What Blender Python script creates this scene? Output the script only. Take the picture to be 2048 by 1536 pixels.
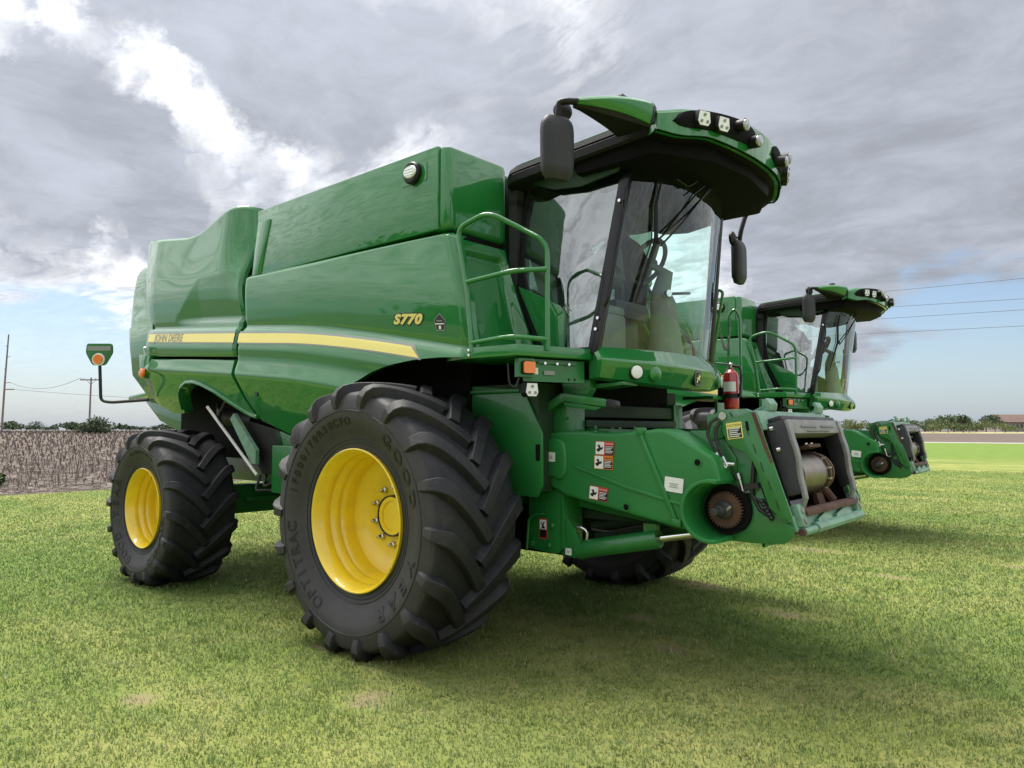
import bpy, bmesh, math, random
import numpy as np
from mathutils import Vector, Matrix

random.seed(7)
rng = np.random.default_rng(11)
scene = bpy.context.scene
for o in list(bpy.data.objects):
    bpy.data.objects.remove(o, do_unlink=True)
COL = scene.collection

# ------------------------------------------------------------------ camera
CAM = Vector((4.2774, -5.2318, 1.6035))
TH, PITCH, FPX = 0.70847, 0.063206, 1453.6
c_, s_ = math.cos(TH), math.sin(TH)
right = Vector((c_, s_, 0)); fwd0 = Vector((-s_, c_, 0)); up0 = Vector((0, 0, 1))
fwd = fwd0 * math.cos(PITCH) + up0 * math.sin(PITCH)
upv = up0 * math.cos(PITCH) - fwd0 * math.sin(PITCH)
cd = bpy.data.cameras.new('camera')
cam = bpy.data.objects.new('camera', cd)
COL.objects.link(cam)
cam.matrix_world = Matrix(((right.x, upv.x, -fwd.x, CAM.x), (right.y, upv.y, -fwd.y, CAM.y),
                           (right.z, upv.z, -fwd.z, CAM.z), (0, 0, 0, 1)))
cd.sensor_width = 36; cd.lens = FPX / 2048 * 36; cd.clip_end = 9000; cd.clip_start = 0.05
scene.camera = cam

# ------------------------------------------------------------------ light
SUN_EL = math.radians(65)
SUN_AZ = Vector((-0.97, 0.20, 0)).normalized()
SUN = (SUN_AZ * math.cos(SUN_EL) + Vector((0, 0, math.sin(SUN_EL)))).normalized()
ld = bpy.data.lights.new('sun', 'SUN')
ld.energy = 3.6; ld.angle = math.radians(30); ld.color = (1.0, 0.95, 0.86)
sun = bpy.data.objects.new('sun', ld); COL.objects.link(sun)
sun.rotation_euler = (-SUN).to_track_quat('-Z', 'Y').to_euler()
scene.view_settings.view_transform = 'Standard'
scene.view_settings.look = 'None'
scene.view_settings.exposure = 0.78
scene.view_settings.gamma = 1.0
scene.view_settings.use_curve_mapping = False
try:
    scene.cycles.max_bounces = 8
    scene.cycles.transparent_max_bounces = 24
    scene.cycles.caustics_reflective = False
    scene.cycles.caustics_refractive = False
except Exception:
    pass


class NT:
    """small node-tree helper"""
    def __init__(self, nt):
        self.nt = nt

    def n(self, t, ins=None, **kw):
        nd = self.nt.nodes.new(t)
        for k, v in kw.items():
            setattr(nd, k, v)
        for k, v in (ins or {}).items():
            sk = nd.inputs[k]
            if hasattr(v, 'is_output') or isinstance(v, bpy.types.NodeSocket):
                self.nt.links.new(v, sk)
            else:
                sk.default_value = v
        return nd

    def math(self, op, a, b=0.0, c=0.0, clamp=False):
        nd = self.n('ShaderNodeMath', {0: a, 1: b, 2: c}, operation=op, use_clamp=clamp)
        return nd.outputs[0]

    def vmath(self, op, a, b=(0, 0, 0), out=0):
        nd = self.n('ShaderNodeVectorMath', {0: a, 1: b}, operation=op)
        return nd.outputs[out]

    def ramp(self, fac, stops, interp='EASE'):
        nd = self.n('ShaderNodeValToRGB', {0: fac})
        cr = nd.color_ramp; cr.interpolation = interp
        while len(cr.elements) < len(stops):
            cr.elements.new(0.5)
        for e, (p, col) in zip(cr.elements, stops):
            e.position = p
            e.color = (col, col, col, 1) if isinstance(col, (int, float)) else (*col, 1)
        return nd.outputs[0]

    def mix(self, f, a, b, blend='MIX'):
        nd = self.n('ShaderNodeMix', data_type='RGBA', blend_type=blend)
        for i, v in ((0, f), (6, a), (7, b)):
            if isinstance(v, bpy.types.NodeSocket):
                self.nt.links.new(v, nd.inputs[i])
            else:
                nd.inputs[i].default_value = v if isinstance(v, (int, float)) else (*v[:3], 1)
        return nd.outputs[2]

    def noise(self, vec, scale, detail=4, rough=0.5, dist=0.0, out=0):
        nd = self.n('ShaderNodeTexNoise', {'Scale': scale, 'Detail': detail, 'Roughness': rough, 'Distortion': dist})
        if vec is not None:
            self.nt.links.new(vec, nd.inputs['Vector'])
        return nd.outputs[out]


# ------------------------------------------------------------------ world: Nishita sky under a broken cloud deck
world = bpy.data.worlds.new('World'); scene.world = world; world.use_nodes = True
wt = world.node_tree
for n in list(wt.nodes):
    wt.nodes.remove(n)
W = NT(wt)
tc = W.n('ShaderNodeTexCoord')
D = W.vmath('NORMALIZE', tc.outputs['Generated'])
sep = W.n('ShaderNodeSeparateXYZ', {0: D})
dz = W.math('MAXIMUM', sep.outputs[2], 0.0)
den = W.math('ADD', dz, 0.10)
pl = W.n('ShaderNodeCombineXYZ', {0: W.math('DIVIDE', sep.outputs[0], den), 1: W.math('DIVIDE', sep.outputs[1], den), 2: 0.0}).outputs[0]
sky = W.n('ShaderNodeTexSky', sky_type='NISHITA', sun_disc=False)
sky.sun_elevation = SUN_EL
sky.sun_rotation = math.atan2(SUN_AZ.x, SUN_AZ.y)
sky.air_density = 1.0; sky.dust_density = 1.2; sky.ozone_density = 1.5


def pix_dir(px, py):
    v = right * ((px - 1024) / FPX) + upv * ((768 - py) / FPX) + fwd
    return v.normalized()


DWN = W.vmath('SCALE', W.vmath('SUBTRACT', W.noise(D, 4.5, 7, 0.62, out=1), (0.5, 0.5, 0.5)))
DWN.node.inputs[3].default_value = 0.34
DW = W.vmath('NORMALIZE', W.vmath('ADD', D, DWN))


def lobe(px, py, width):
    """soft cloud mass around a sky direction: 1 at its heart, 0 beyond its width (degrees)"""
    dr = pix_dir(px, py)
    dt = W.vmath('DOT_PRODUCT', DW, tuple(dr), out=1)
    return W.n('ShaderNodeMapRange', {0: dt, 1: math.cos(math.radians(width)), 2: 1.0, 3: 0.0, 4: 1.0}, interpolation_type='SMOOTHSTEP').outputs[0]


warp = W.vmath('SCALE', W.vmath('SUBTRACT', W.noise(pl, 1.3, 3, out=1), (0.5, 0.5, 0.5)))
warp.node.inputs[3].default_value = 0.55
plw = W.vmath('ADD', pl, warp)
big = W.noise(plw, 0.55, 5, 0.52)
mid = W.noise(plw, 2.1, 9, 0.64)
stretch = W.n('ShaderNodeMapping', {0: plw, 2: (0, 0, math.radians(35)), 3: (1.0, 2.2, 1.0)}).outputs[0]
rip = W.noise(stretch, 6.0, 8, 0.60, 0.25)
# density of the thick grey deck: broad noise plus the cloud masses seen in the view
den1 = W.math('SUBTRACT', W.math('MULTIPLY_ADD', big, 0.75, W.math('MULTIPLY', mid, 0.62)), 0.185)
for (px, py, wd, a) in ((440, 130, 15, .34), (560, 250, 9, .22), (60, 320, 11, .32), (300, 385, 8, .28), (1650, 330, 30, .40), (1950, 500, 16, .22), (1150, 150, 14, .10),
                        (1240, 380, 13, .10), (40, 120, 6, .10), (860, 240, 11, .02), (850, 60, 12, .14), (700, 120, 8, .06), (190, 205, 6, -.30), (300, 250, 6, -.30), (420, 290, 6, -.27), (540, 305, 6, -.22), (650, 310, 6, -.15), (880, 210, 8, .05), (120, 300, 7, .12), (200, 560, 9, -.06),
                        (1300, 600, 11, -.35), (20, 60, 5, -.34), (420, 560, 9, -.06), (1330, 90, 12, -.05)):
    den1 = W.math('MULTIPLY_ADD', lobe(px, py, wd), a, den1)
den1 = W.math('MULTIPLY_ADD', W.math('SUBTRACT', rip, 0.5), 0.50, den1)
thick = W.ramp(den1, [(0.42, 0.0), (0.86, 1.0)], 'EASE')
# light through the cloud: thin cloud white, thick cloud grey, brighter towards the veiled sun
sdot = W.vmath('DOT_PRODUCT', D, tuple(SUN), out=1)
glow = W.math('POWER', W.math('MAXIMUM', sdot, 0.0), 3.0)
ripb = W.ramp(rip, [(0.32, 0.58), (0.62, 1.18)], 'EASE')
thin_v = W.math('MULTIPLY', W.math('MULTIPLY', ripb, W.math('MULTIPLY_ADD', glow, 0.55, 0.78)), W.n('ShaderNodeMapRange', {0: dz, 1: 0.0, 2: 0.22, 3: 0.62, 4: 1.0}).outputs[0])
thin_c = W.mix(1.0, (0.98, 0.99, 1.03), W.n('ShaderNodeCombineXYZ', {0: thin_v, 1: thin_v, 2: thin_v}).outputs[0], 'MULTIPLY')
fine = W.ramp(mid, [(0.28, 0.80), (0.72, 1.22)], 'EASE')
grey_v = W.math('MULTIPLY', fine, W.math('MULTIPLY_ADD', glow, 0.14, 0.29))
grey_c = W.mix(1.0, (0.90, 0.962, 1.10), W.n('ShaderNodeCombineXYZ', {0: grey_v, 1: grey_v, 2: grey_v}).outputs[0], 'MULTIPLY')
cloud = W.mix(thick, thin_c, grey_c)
# the blue shows low down, where the deck breaks up
bluesky = W.mix(1.0, sky.outputs[0], (0.082, 0.084, 0.088), 'MULTIPLY')
gap = W.noise(W.n('ShaderNodeMapping', {0: D, 3: (3.0, 3.0, 11.0)}).outputs[0], 1.25, 6, 0.55, 0.2)
low = W.n('ShaderNodeMapRange', {0: dz, 1: 0.02, 2: 0.30, 3: 0.70, 4: -0.30}).outputs[0]
cover = W.math('SUBTRACT', W.math('MULTIPLY_ADD', gap, 2.3, -0.15), low)
for (px, py, wd, a) in ((1960, 680, 13, -.46), (1800, 760, 9, -.12), (120, 790, 11, -.36), (60, 680, 9, -.16)):
    cover = W.math('MULTIPLY_ADD', lobe(px, py, wd), a, cover)
cov = W.ramp(cover, [(0.26, 0.06), (0.62, 1.0)], 'EASE')
haze_c = W.mix(W.n('ShaderNodeMapRange', {0: dz, 1: 0.0, 2: 0.10, 3: 0.45, 4: 0.0}).outputs[0], bluesky, (0.27, 0.37, 0.52))
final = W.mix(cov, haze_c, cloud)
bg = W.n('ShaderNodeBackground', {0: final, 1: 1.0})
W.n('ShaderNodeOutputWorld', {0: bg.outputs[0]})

# ------------------------------------------------------------------ materials
MATS = {}


def mat(name, color, rough=0.5, metal=0.0, coat=0.0, spec=0.5, var=0.0, vscale=3.0, bump=0.0, bscale=60.0, dirt=0.0, dcol=(0.22, 0.19, 0.14), wear=0.0, emis=None):
    m = bpy.data.materials.new(name); m.use_nodes = True
    t = NT(m.node_tree); b = m.node_tree.nodes['Principled BSDF']
    b.inputs['Roughness'].default_value = rough
    b.inputs['Metallic'].default_value = metal
    b.inputs['Coat Weight'].default_value = coat
    b.inputs['Coat Roughness'].default_value = 0.03
    b.inputs['Coat IOR'].default_value = 1.62
    b.inputs['Specular IOR Level'].default_value = spec
    g = t.n('ShaderNodeNewGeometry')
    tcn = t.n('ShaderNodeTexCoord')
    pos = tcn.outputs['Object']
    colr = None
    if var:
        f = t.noise(pos, vscale, 5, 0.6)
        f2 = t.ramp(f, [(0.3, 0.0), (0.7, 1.0)], 'LINEAR')
        colr = t.mix(f2, tuple(x * (1 - var) for x in color), tuple(min(1, x * (1 + var)) for x in color))
    if dirt:
        f = t.noise(pos, 5.0, 8, 0.65)
        f = t.math('MULTIPLY', t.ramp(f, [(0.42, 0.0), (0.72, 1.0)], 'LINEAR'), dirt)
        colr = t.mix(f, colr if colr is not None else color, dcol)
        r = t.math('MULTIPLY_ADD', f, 0.35, rough)
        m.node_tree.links.new(r, b.inputs['Roughness'])
    if wear:
        f = t.noise(pos, 16.0, 8, 0.7, 0.6)
        f = t.math('MULTIPLY', t.ramp(f, [(0.52, 0.0), (0.58, 1.0)], 'LINEAR'), wear)
        colr = t.mix(f, colr if colr is not None else color, (0.17, 0.11, 0.075))
    if colr is None:
        b.inputs['Base Color'].default_value = (*color, 1)
    else:
        m.node_tree.links.new(colr, b.inputs['Base Color'])
    if bump:
        f = t.noise(pos, bscale, 4, 0.6)
        bn = t.n('ShaderNodeBump', {'Strength': bump, 'Distance': 0.01, 'Height': f})
        m.node_tree.links.new(bn.outputs[0], b.inputs['Normal'])
    if emis:
        b.inputs['Emission Color'].default_value = (*emis[0], 1); b.inputs['Emission Strength'].default_value = emis[1]
    MATS[name] = m
    return m


mat('green_paint', (0.012, 0.168, 0.034), 0.50, coat=1.0, spec=0.12, var=0.06, vscale=1.2, bump=0.012, bscale=2.2, dirt=0.05, dcol=(0.10, 0.13, 0.08))
mat('green_frame', (0.012, 0.155, 0.032), 0.38, coat=0.25, var=0.12, bump=0.08, bscale=40, dirt=0.16, dcol=(0.06, 0.075, 0.045))
mat('green_plastic', (0.016, 0.172, 0.038), 0.42, coat=0.0, var=0.08, bump=0.06, bscale=90, dirt=0.05, dcol=(0.09, 0.12, 0.08))
mat('green_dark', (0.005, 0.034, 0.010), 0.6, var=0.2, dirt=0.35, dcol=(0.05, 0.045, 0.035))
mat('pale_green_worn', (0.16, 0.34, 0.24), 0.45, var=0.18, vscale=7, wear=0.40, bump=0.15, bscale=50, dirt=0.15, dcol=(0.35, 0.36, 0.32))
mat('yellow_paint', (0.86, 0.62, 0.018), 0.32, coat=0.5, var=0.05, dirt=0.30, dcol=(0.40, 0.30, 0.08))
mat('yellow_decal', (0.78, 0.67, 0.19), 0.35, var=0.03)
mat('decal_grey', (0.23, 0.25, 0.24), 0.35)
mat('decal_black', (0.012, 0.012, 0.013), 0.4)
mat('decal_white', (0.78, 0.78, 0.78), 0.45, var=0.05, vscale=20)
mat('decal_red', (0.55, 0.03, 0.025), 0.45)
mat('decal_orange', (0.75, 0.22, 0.03), 0.45)
mat('black_plastic', (0.007, 0.007, 0.008), 0.5, spec=0.3, bump=0.10, bscale=180, dirt=0.10, dcol=(0.03, 0.03, 0.028))
mat('grey_plastic', (0.020, 0.021, 0.026), 0.50, spec=0.35, bump=0.14, bscale=220, var=0.08, dirt=0.10, dcol=(0.10, 0.10, 0.10))
mat('black_gloss', (0.006, 0.006, 0.008), 0.25, coat=0.1, spec=0.3)
mat('black_void', (0.004, 0.0045, 0.0045), 0.8, spec=0.15, dirt=0.25, dcol=(0.015, 0.014, 0.012))
mat('interior_grey', (0.17, 0.175, 0.17), 0.65, var=0.15, dirt=0.25, dcol=(0.20, 0.18, 0.15))
mat('interior_dark', (0.030, 0.031, 0.032), 0.6, var=0.15)
mat('steel', (0.55, 0.55, 0.53), 0.28, metal=1.0, var=0.15, bump=0.05, bscale=80)
mat('chrome', (0.78, 0.78, 0.78), 0.08, metal=1.0)
mat('mirror_glass', (0.85, 0.86, 0.88), 0.03, metal=1.0)
mat('drum_steel', (0.24, 0.22, 0.19), 0.34, metal=0.9, var=0.25, vscale=9, dirt=0.35, dcol=(0.22, 0.13, 0.08))
mat('rust', (0.095, 0.046, 0.030), 0.72, var=0.35, vscale=14, bump=0.4, bscale=70, dirt=0.3, dcol=(0.07, 0.04, 0.03))
mat('grey_worn', (0.20, 0.205, 0.215), 0.5, var=0.25, vscale=8, wear=0.5, bump=0.25, bscale=40, dirt=0.3, dcol=(0.45, 0.44, 0.42))
mat('rubber_flap', (0.012, 0.013, 0.018), 0.45, var=0.3, dirt=0.25, dcol=(0.09, 0.09, 0.10), bump=0.1, bscale=30)
mat('hose', (0.012, 0.012, 0.012), 0.5)
mat('amber_lens', (0.85, 0.20, 0.012), 0.15, coat=0.6, bump=0.25, bscale=120)
mat('lamp_white', (0.80, 0.82, 0.84), 0.16, coat=0.8, var=0.06, vscale=60)
mat('lamp_lens', (0.36, 0.38, 0.40), 0.08, metal=0.6, var=0.3, vscale=40)
mat('red_paint', (0.42, 0.012, 0.016), 0.25, coat=0.6, var=0.05)
mat('weathered_pole', (0.20, 0.165, 0.15), 0.85, var=0.2, vscale=2)
mat('wire', (0.05, 0.05, 0.055), 0.5)
mat('barn_roof', (0.115, 0.070, 0.055), 0.8, var=0.15, vscale=0.4)
mat('barn_wall', (0.36, 0.31, 0.28), 0.8, var=0.1, vscale=0.5)
mat('dark_glass', (0.02, 0.023, 0.026), 0.1)
mat('bark', (0.09, 0.065, 0.045), 0.9, var=0.2)
mat('asphalt', (0.30, 0.29, 0.27), 0.9, var=0.1, vscale=0.5)


mat('soffit_black', (0.005, 0.005, 0.006), 0.7, spec=0.08)


def glass(name, tint, f0=0.065):
    m = bpy.data.materials.new(name); m.use_nodes = True
    nt = m.node_tree
    for n in list(nt.nodes):
        nt.nodes.remove(n)
    t = NT(nt)
    lw_ = t.n('ShaderNodeLayerWeight', {0: 0.5})
    f = t.math('MULTIPLY_ADD', t.math('POWER', lw_.outputs[1], 4.0), 1.0 - f0 - 0.05, f0, clamp=True)
    tr = t.n('ShaderNodeBsdfTransparent', {0: (*tint, 1)})
    pos = t.n('ShaderNodeTexCoord').outputs['Object']
    bn = t.n('ShaderNodeBump', {'Strength': 0.05, 'Distance': 0.02, 'Height': t.noise(pos, 5.0, 2, 0.5)})
    gl = t.n('ShaderNodeBsdfGlossy', {0: (0.92, 0.97, 0.96, 1), 'Roughness': 0.015, 'Normal': bn.outputs[0]})
    mx = t.n('ShaderNodeMixShader', {0: f, 1: tr.outputs[0], 2: gl.outputs[0]})
    # thin dusty film
    df = t.n('ShaderNodeBsdfDiffuse', {0: (0.45, 0.43, 0.38, 1)})
    dust = t.math('MULTIPLY', t.ramp(t.noise(pos, 3.0, 7, 0.65), [(0.45, 0.0), (0.8, 1.0)], 'LINEAR'), 0.05)
    mx2 = t.n('ShaderNodeMixShader', {0: dust, 1: mx.outputs[0], 2: df.outputs[0]})
    t.n('ShaderNodeOutputMaterial', {0: mx2.outputs[0]})
    MATS[name] = m


glass('cab_glass', (0.82, 0.97, 0.93))
glass('side_glass', (0.78, 0.95, 0.91), 0.27)


def tyre_mat():
    m = bpy.data.materials.new('tyre_rubber'); m.use_nodes = True
    t = NT(m.node_tree); b = m.node_tree.nodes['Principled BSDF']
    pos = t.n('ShaderNodeTexCoord').outputs['Object']
    f = t.ramp(t.noise(pos, 3.5, 8, 0.68), [(0.38, 0.0), (0.75, 1.0)], 'LINEAR')
    col = t.mix(f, (0.008, 0.009, 0.013), (0.026, 0.025, 0.028))
    f2 = t.math('MULTIPLY', t.ramp(t.noise(pos, 22, 6, 0.7), [(0.56, 0.0), (0.75, 1.0)], 'LINEAR'), 0.35)
    col = t.mix(f2, col, (0.11, 0.10, 0.088))
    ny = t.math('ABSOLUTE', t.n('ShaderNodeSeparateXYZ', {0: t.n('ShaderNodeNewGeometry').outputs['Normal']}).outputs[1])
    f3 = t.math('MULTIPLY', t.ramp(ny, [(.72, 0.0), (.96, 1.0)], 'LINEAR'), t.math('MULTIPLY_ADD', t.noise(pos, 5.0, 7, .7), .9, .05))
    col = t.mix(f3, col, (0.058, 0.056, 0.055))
    m.node_tree.links.new(col, b.inputs['Base Color'])
    b.inputs['Roughness'].default_value = 0.58
    b.inputs['Specular IOR Level'].default_value = 0.42
    bn = t.n('ShaderNodeBump', {'Strength': 0.22, 'Distance': 0.006, 'Height': t.noise(pos, 60, 6, 0.65)})
    m.node_tree.links.new(bn.outputs[0], b.inputs['Normal'])
    MATS['tyre_rubber'] = m


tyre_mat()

# ------------------------------------------------------------------ mesh helpers
def V(*a):
    return Vector(a)


def fillet(path, rad, n=6, closed=False):
    pts = [Vector(p) for p in path]; out = [pts[0]]
    for i in range(1, len(pts) - 1):
        a, b, c = pts[i - 1], pts[i], pts[i + 1]
        l1, l2 = (a - b).length, (c - b).length
        r = min(rad, l1 * .45, l2 * .45)
        p, q = b + (a - b).normalized() * r, b + (c - b).normalized() * r
        for k in range(n + 1):
            t = k / n
            out.append((1 - t) ** 2 * p + 2 * t * (1 - t) * b + t * t * q)
    out.append(pts[-1])
    return out


def round_poly(pts, rad, n=4):
    """round the corners of a closed 2d polygon; rad may be a list"""
    P = [Vector((p[0], p[1])) for p in pts]; out = []; m = len(P)
    for i in range(m):
        a, b, c = P[i - 1], P[i], P[(i + 1) % m]
        r0 = rad[i] if isinstance(rad, (list, tuple)) else rad
        r = min(r0, (a - b).length * .45, (c - b).length * .45)
        if r < 1e-4:
            out.append((b.x, b.y)); continue
        p, q = b + (a - b).normalized() * r, b + (c - b).normalized() * r
        for k in range(n + 1):
            t = k / n; w = (1 - t) ** 2 * p + 2 * t * (1 - t) * b + t * t * q
            out.append((w.x, w.y))
    return out


class MB:
    def __init__(self):
        self.v = []; self.f = []

    def add(self, vs, fs):
        o = len(self.v)
        self.v += [tuple(p) for p in vs]
        self.f += [tuple(i + o for i in q) for q in fs]
        return self

    def box(self, c, s, M=None):
        x, y, z = s[0] / 2, s[1] / 2, s[2] / 2
        vs = [Vector((a * x, b * y, d * z)) for a in (-1, 1) for b in (-1, 1) for d in (-1, 1)]
        if M is not None:
            vs = [M @ p for p in vs]
        vs = [p + Vector(c) for p in vs]
        return self.add(vs, [(0, 1, 3, 2), (4, 6, 7, 5), (0, 4, 5, 1), (2, 3, 7, 6), (0, 2, 6, 4), (1, 5, 7, 3)])

    def span(self, x0, x1, y0, y1, z0, z1):
        return self.box(((x0 + x1) / 2, (y0 + y1) / 2, (z0 + z1) / 2), (abs(x1 - x0), abs(y1 - y0), abs(z1 - z0)))

    def prism(self, pts, axis, a, b, scale_b=1.0):
        n = len(pts)
        cx = sum(p[0] for p in pts) / n; cy = sum(p[1] for p in pts) / n

        def P(p, h, s):
            u, w = cx + (p[0] - cx) * s, cy + (p[1] - cy) * s
            return {'x': (h, u, w), 'y': (u, h, w), 'z': (u, w, h)}[axis]
        vs = [P(p, a, 1) for p in pts] + [P(p, b, scale_b) for p in pts]
        fs = [tuple(range(n)), tuple(range(2 * n - 1, n - 1, -1))]
        fs += [(i, i + n, (i + 1) % n + n, (i + 1) % n) for i in range(n)]
        return self.add(vs, fs)

    def loft(self, rings, caps=True, closed=True):
        n = len(rings[0]); vs = [p for r in rings for p in r]; fs = []
        for k in range(len(rings) - 1):
            for i in range(n if closed else n - 1):
                j = (i + 1) % n
                fs.append((k * n + i, k * n + j, (k + 1) * n + j, (k + 1) * n + i))
        if caps:
            fs.append(tuple(range(n))); fs.append(tuple((len(rings) - 1) * n + i for i in range(n - 1, -1, -1)))
        return self.add(vs, fs)

    def tube(self, path, r, n=8, caps=True):
        P = [Vector(p) for p in path]; m = len(P)
        rs = r if isinstance(r, (list, tuple)) else [r] * m
        T = []
        for i in range(m):
            a = P[max(i - 1, 0)]; b = P[min(i + 1, m - 1)]
            T.append((b - a).normalized())
        ref = Vector((0, 0, 1)) if abs(T[0].z) < .9 else Vector((1, 0, 0))
        N = (ref - T[0] * ref.dot(T[0])).normalized(); rings = []
        for i in range(m):
            N = (N - T[i] * N.dot(T[i])).normalized(); B = T[i].cross(N)
            rings.append([P[i] + (N * math.cos(2 * math.pi * k / n) + B * math.sin(2 * math.pi * k / n)) * rs[i] for k in range(n)])
        return self.loft(rings, caps)

    def cyl(self, p0, p1, r0, r1=None, n=16):
        return self.tube([p0, p1], [r0, r0 if r1 is None else r1], n)

    def lathe(self, prof, c, axis='y', n=48, caps=False, flip=1):
        rings = []
        for (h, r) in prof:
            ring = []
            for k in range(n):
                a = 2 * math.pi * k / n; u, w = r * math.cos(a), r * math.sin(a)
                ring.append({'y': (c[0] + u, c[1] + h * flip, c[2] + w), 'x': (c[0] + h * flip, c[1] + u, c[2] + w), 'z': (c[0] + u, c[1] + w, c[2] + h * flip)}[axis])
            rings.append(ring)
        return self.loft(rings, caps)

    def sheet(self, fn, nu, nv, off=None):
        vs = [Vector(fn(i / nu, j / nv)) for i in range(nu + 1) for j in range(nv + 1)]
        idx = lambda i, j: i * (nv + 1) + j
        fs = [(idx(i, j), idx(i + 1, j), idx(i + 1, j + 1), idx(i, j + 1)) for i in range(nu) for j in range(nv)]
        if off is None:
            return self.add(vs, fs)
        N = len(vs); off = Vector(off)
        vs += [p + off for p in vs]
        fs += [tuple(reversed([k + N for k in q])) for q in fs]
        bd = [idx(i, 0) for i in range(nu + 1)] + [idx(nu, j) for j in range(1, nv + 1)] + [idx(i, nv) for i in range(nu - 1, -1, -1)] + [idx(0, j) for j in range(nv - 1, 0, -1)]
        for k in range(len(bd)):
            a, b = bd[k], bd[(k + 1) % len(bd)]
            fs.append((b, a, a + N, b + N))
        return self.add(vs, fs)

    def build(self, name, material, parent=None, bevel=0.0, seg=2, smooth=True, angle=32, weld=False):
        me = bpy.data.meshes.new(name)
        me.from_pydata(self.v, [], self.f)
        bm = bmesh.new(); bm.from_mesh(me)
        if weld:
            bmesh.ops.remove_doubles(bm, verts=bm.verts, dist=1e-5)
        bmesh.ops.recalc_face_normals(bm, faces=bm.faces)
        if bevel:
            es = [e for e in bm.edges if len(e.link_faces) == 2 and e.calc_face_angle(0) > math.radians(28)]
            bmesh.ops.bevel(bm, geom=es, offset=bevel, segments=seg, profile=0.6, affect='EDGES', clamp_overlap=True)
        if smooth:
            lim = math.radians(angle)
            for fc in bm.faces:
                fc.smooth = True
            for e in bm.edges:
                e.smooth = not (len(e.link_faces) == 2 and e.calc_face_angle(0) > lim)
        bm.to_mesh(me); bm.free()
        me.materials.append(MATS[material] if isinstance(material, str) else material)
        o = bpy.data.objects.new(name, me); COL.objects.link(o)
        if parent is not None:
            o.parent = parent
        return o


def tag(o, label=None, cat=None, group=None, kind=None):
    if label: o['label'] = label
    if cat: o['category'] = cat
    if group: o['group'] = group
    if kind: o['kind'] = kind
    return o


def empty(name, loc=(0, 0, 0), rz=0.0):
    o = bpy.data.objects.new(name, None); COL.objects.link(o)
    o.location = loc; o.rotation_euler = (0, 0, rz); o.empty_display_size = .3
    return o


_tc = {}


def text_geo(s, size=1.0, offset=0.0, shear=0.0, extrude=0.0, spacing=1.0):
    """2d text mesh (verts, faces) in its xy plane, centred"""
    key = (s, size, offset, shear, extrude, spacing)
    if key in _tc:
        return _tc[key]
    cu = bpy.data.curves.new('txt', 'FONT'); cu.body = s; cu.size = size; cu.offset = offset; cu.shear = shear
    cu.extrude = extrude; cu.space_character = spacing; cu.resolution_u = 3
    cu.align_x = 'CENTER'; cu.align_y = 'CENTER'
    ob = bpy.data.objects.new('txt', cu); COL.objects.link(ob)
    dg = bpy.context.evaluated_depsgraph_get()
    me = bpy.data.meshes.new_from_object(ob.evaluated_get(dg))
    vs = [v.co.copy() for v in me.vertices]; fs = [tuple(p.vertices) for p in me.polygons]
    bpy.data.objects.remove(ob, do_unlink=True); bpy.data.curves.remove(cu); bpy.data.meshes.remove(me)
    _tc[key] = (vs, fs)
    return vs, fs


def lerp(a, b, t):
    return a + (b - a) * t


def smooth01(t):
    t = max(0.0, min(1.0, t)); return t * t * (3 - 2 * t)


def ip(tab, x):
    return float(np.interp(x, [p[0] for p in tab], [p[1] for p in tab]))


def smooth_tab(tab, sig, n=1200):
    xs = np.linspace(tab[0][0], tab[-1][0], n)
    ys = np.interp(xs, [p[0] for p in tab], [p[1] for p in tab])
    dx = xs[1] - xs[0]; k = int(3 * sig / dx) + 1
    w = np.exp(-0.5 * (np.arange(-k, k + 1) * dx / sig) ** 2); w /= w.sum()
    yp = np.concatenate([ys[0] + (np.arange(-k, 0)) * (ys[1] - ys[0]), ys, ys[-1] + np.arange(1, k + 1) * (ys[-1] - ys[-2])])
    return xs, np.convolve(yp, w, 'valid')

mat('tyre_letter', (0.006, 0.006, 0.007), 0.5)

# ================================================================== combine harvester
ZC = [(-5.2, 2.87), (-4.49, 2.81), (-2.4, 2.64), (-1.31, 2.54), (-.58, 2.43), (.04, 2.32), (.68, 2.20), (1.0, 2.14)]
_zx, _zy = smooth_tab(ZC, 0.25)
PROF = [(-1.6, 1.06), (-1.2, 1.28), (-.80, 1.50), (-.52, 1.622), (-.49, 1.630), (-.36, 1.600), (-.31, 1.602), (-.24, 1.614), (-.18, 1.608), (-.07, 1.588), (-.03, 1.560),
        (-.012, 1.538), (.0, 1.541), (.03, 1.554), (.15, 1.571), (.28, 1.582), (.38, 1.584), (.55, 1.574), (.75, 1.555), (1.6, 1.46)]
_px, _py = smooth_tab(PROF, 0.010)


def zc(x):
    return float(np.interp(x, _zx, _zy))


def side_o(x, z):
    """outward distance of the body side at (x, z)"""
    o = float(np.interp(z - zc(x), _px, _py))
    o -= 0.010 * ((x + 1.6) / 2.4) ** 2
    return o


def rear_o(x, z):
    o = side_o(x, z)
    t = smooth01((x + 2.95) / .55) * smooth01((z - 2.72) / .9)
    o -= 0.27 * t * t
    zf = float(np.interp(x, [-4.1, -3.9, -3.3, -2.4], [2.62, 2.77, 3.22, 3.20]))
    if z < zf:
        o -= .13 * (zf - z) * smooth01((z - zc(x)) / .10)
    o -= 0.05 * smooth01((-4.35 - x) / .5)
    return o


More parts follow.
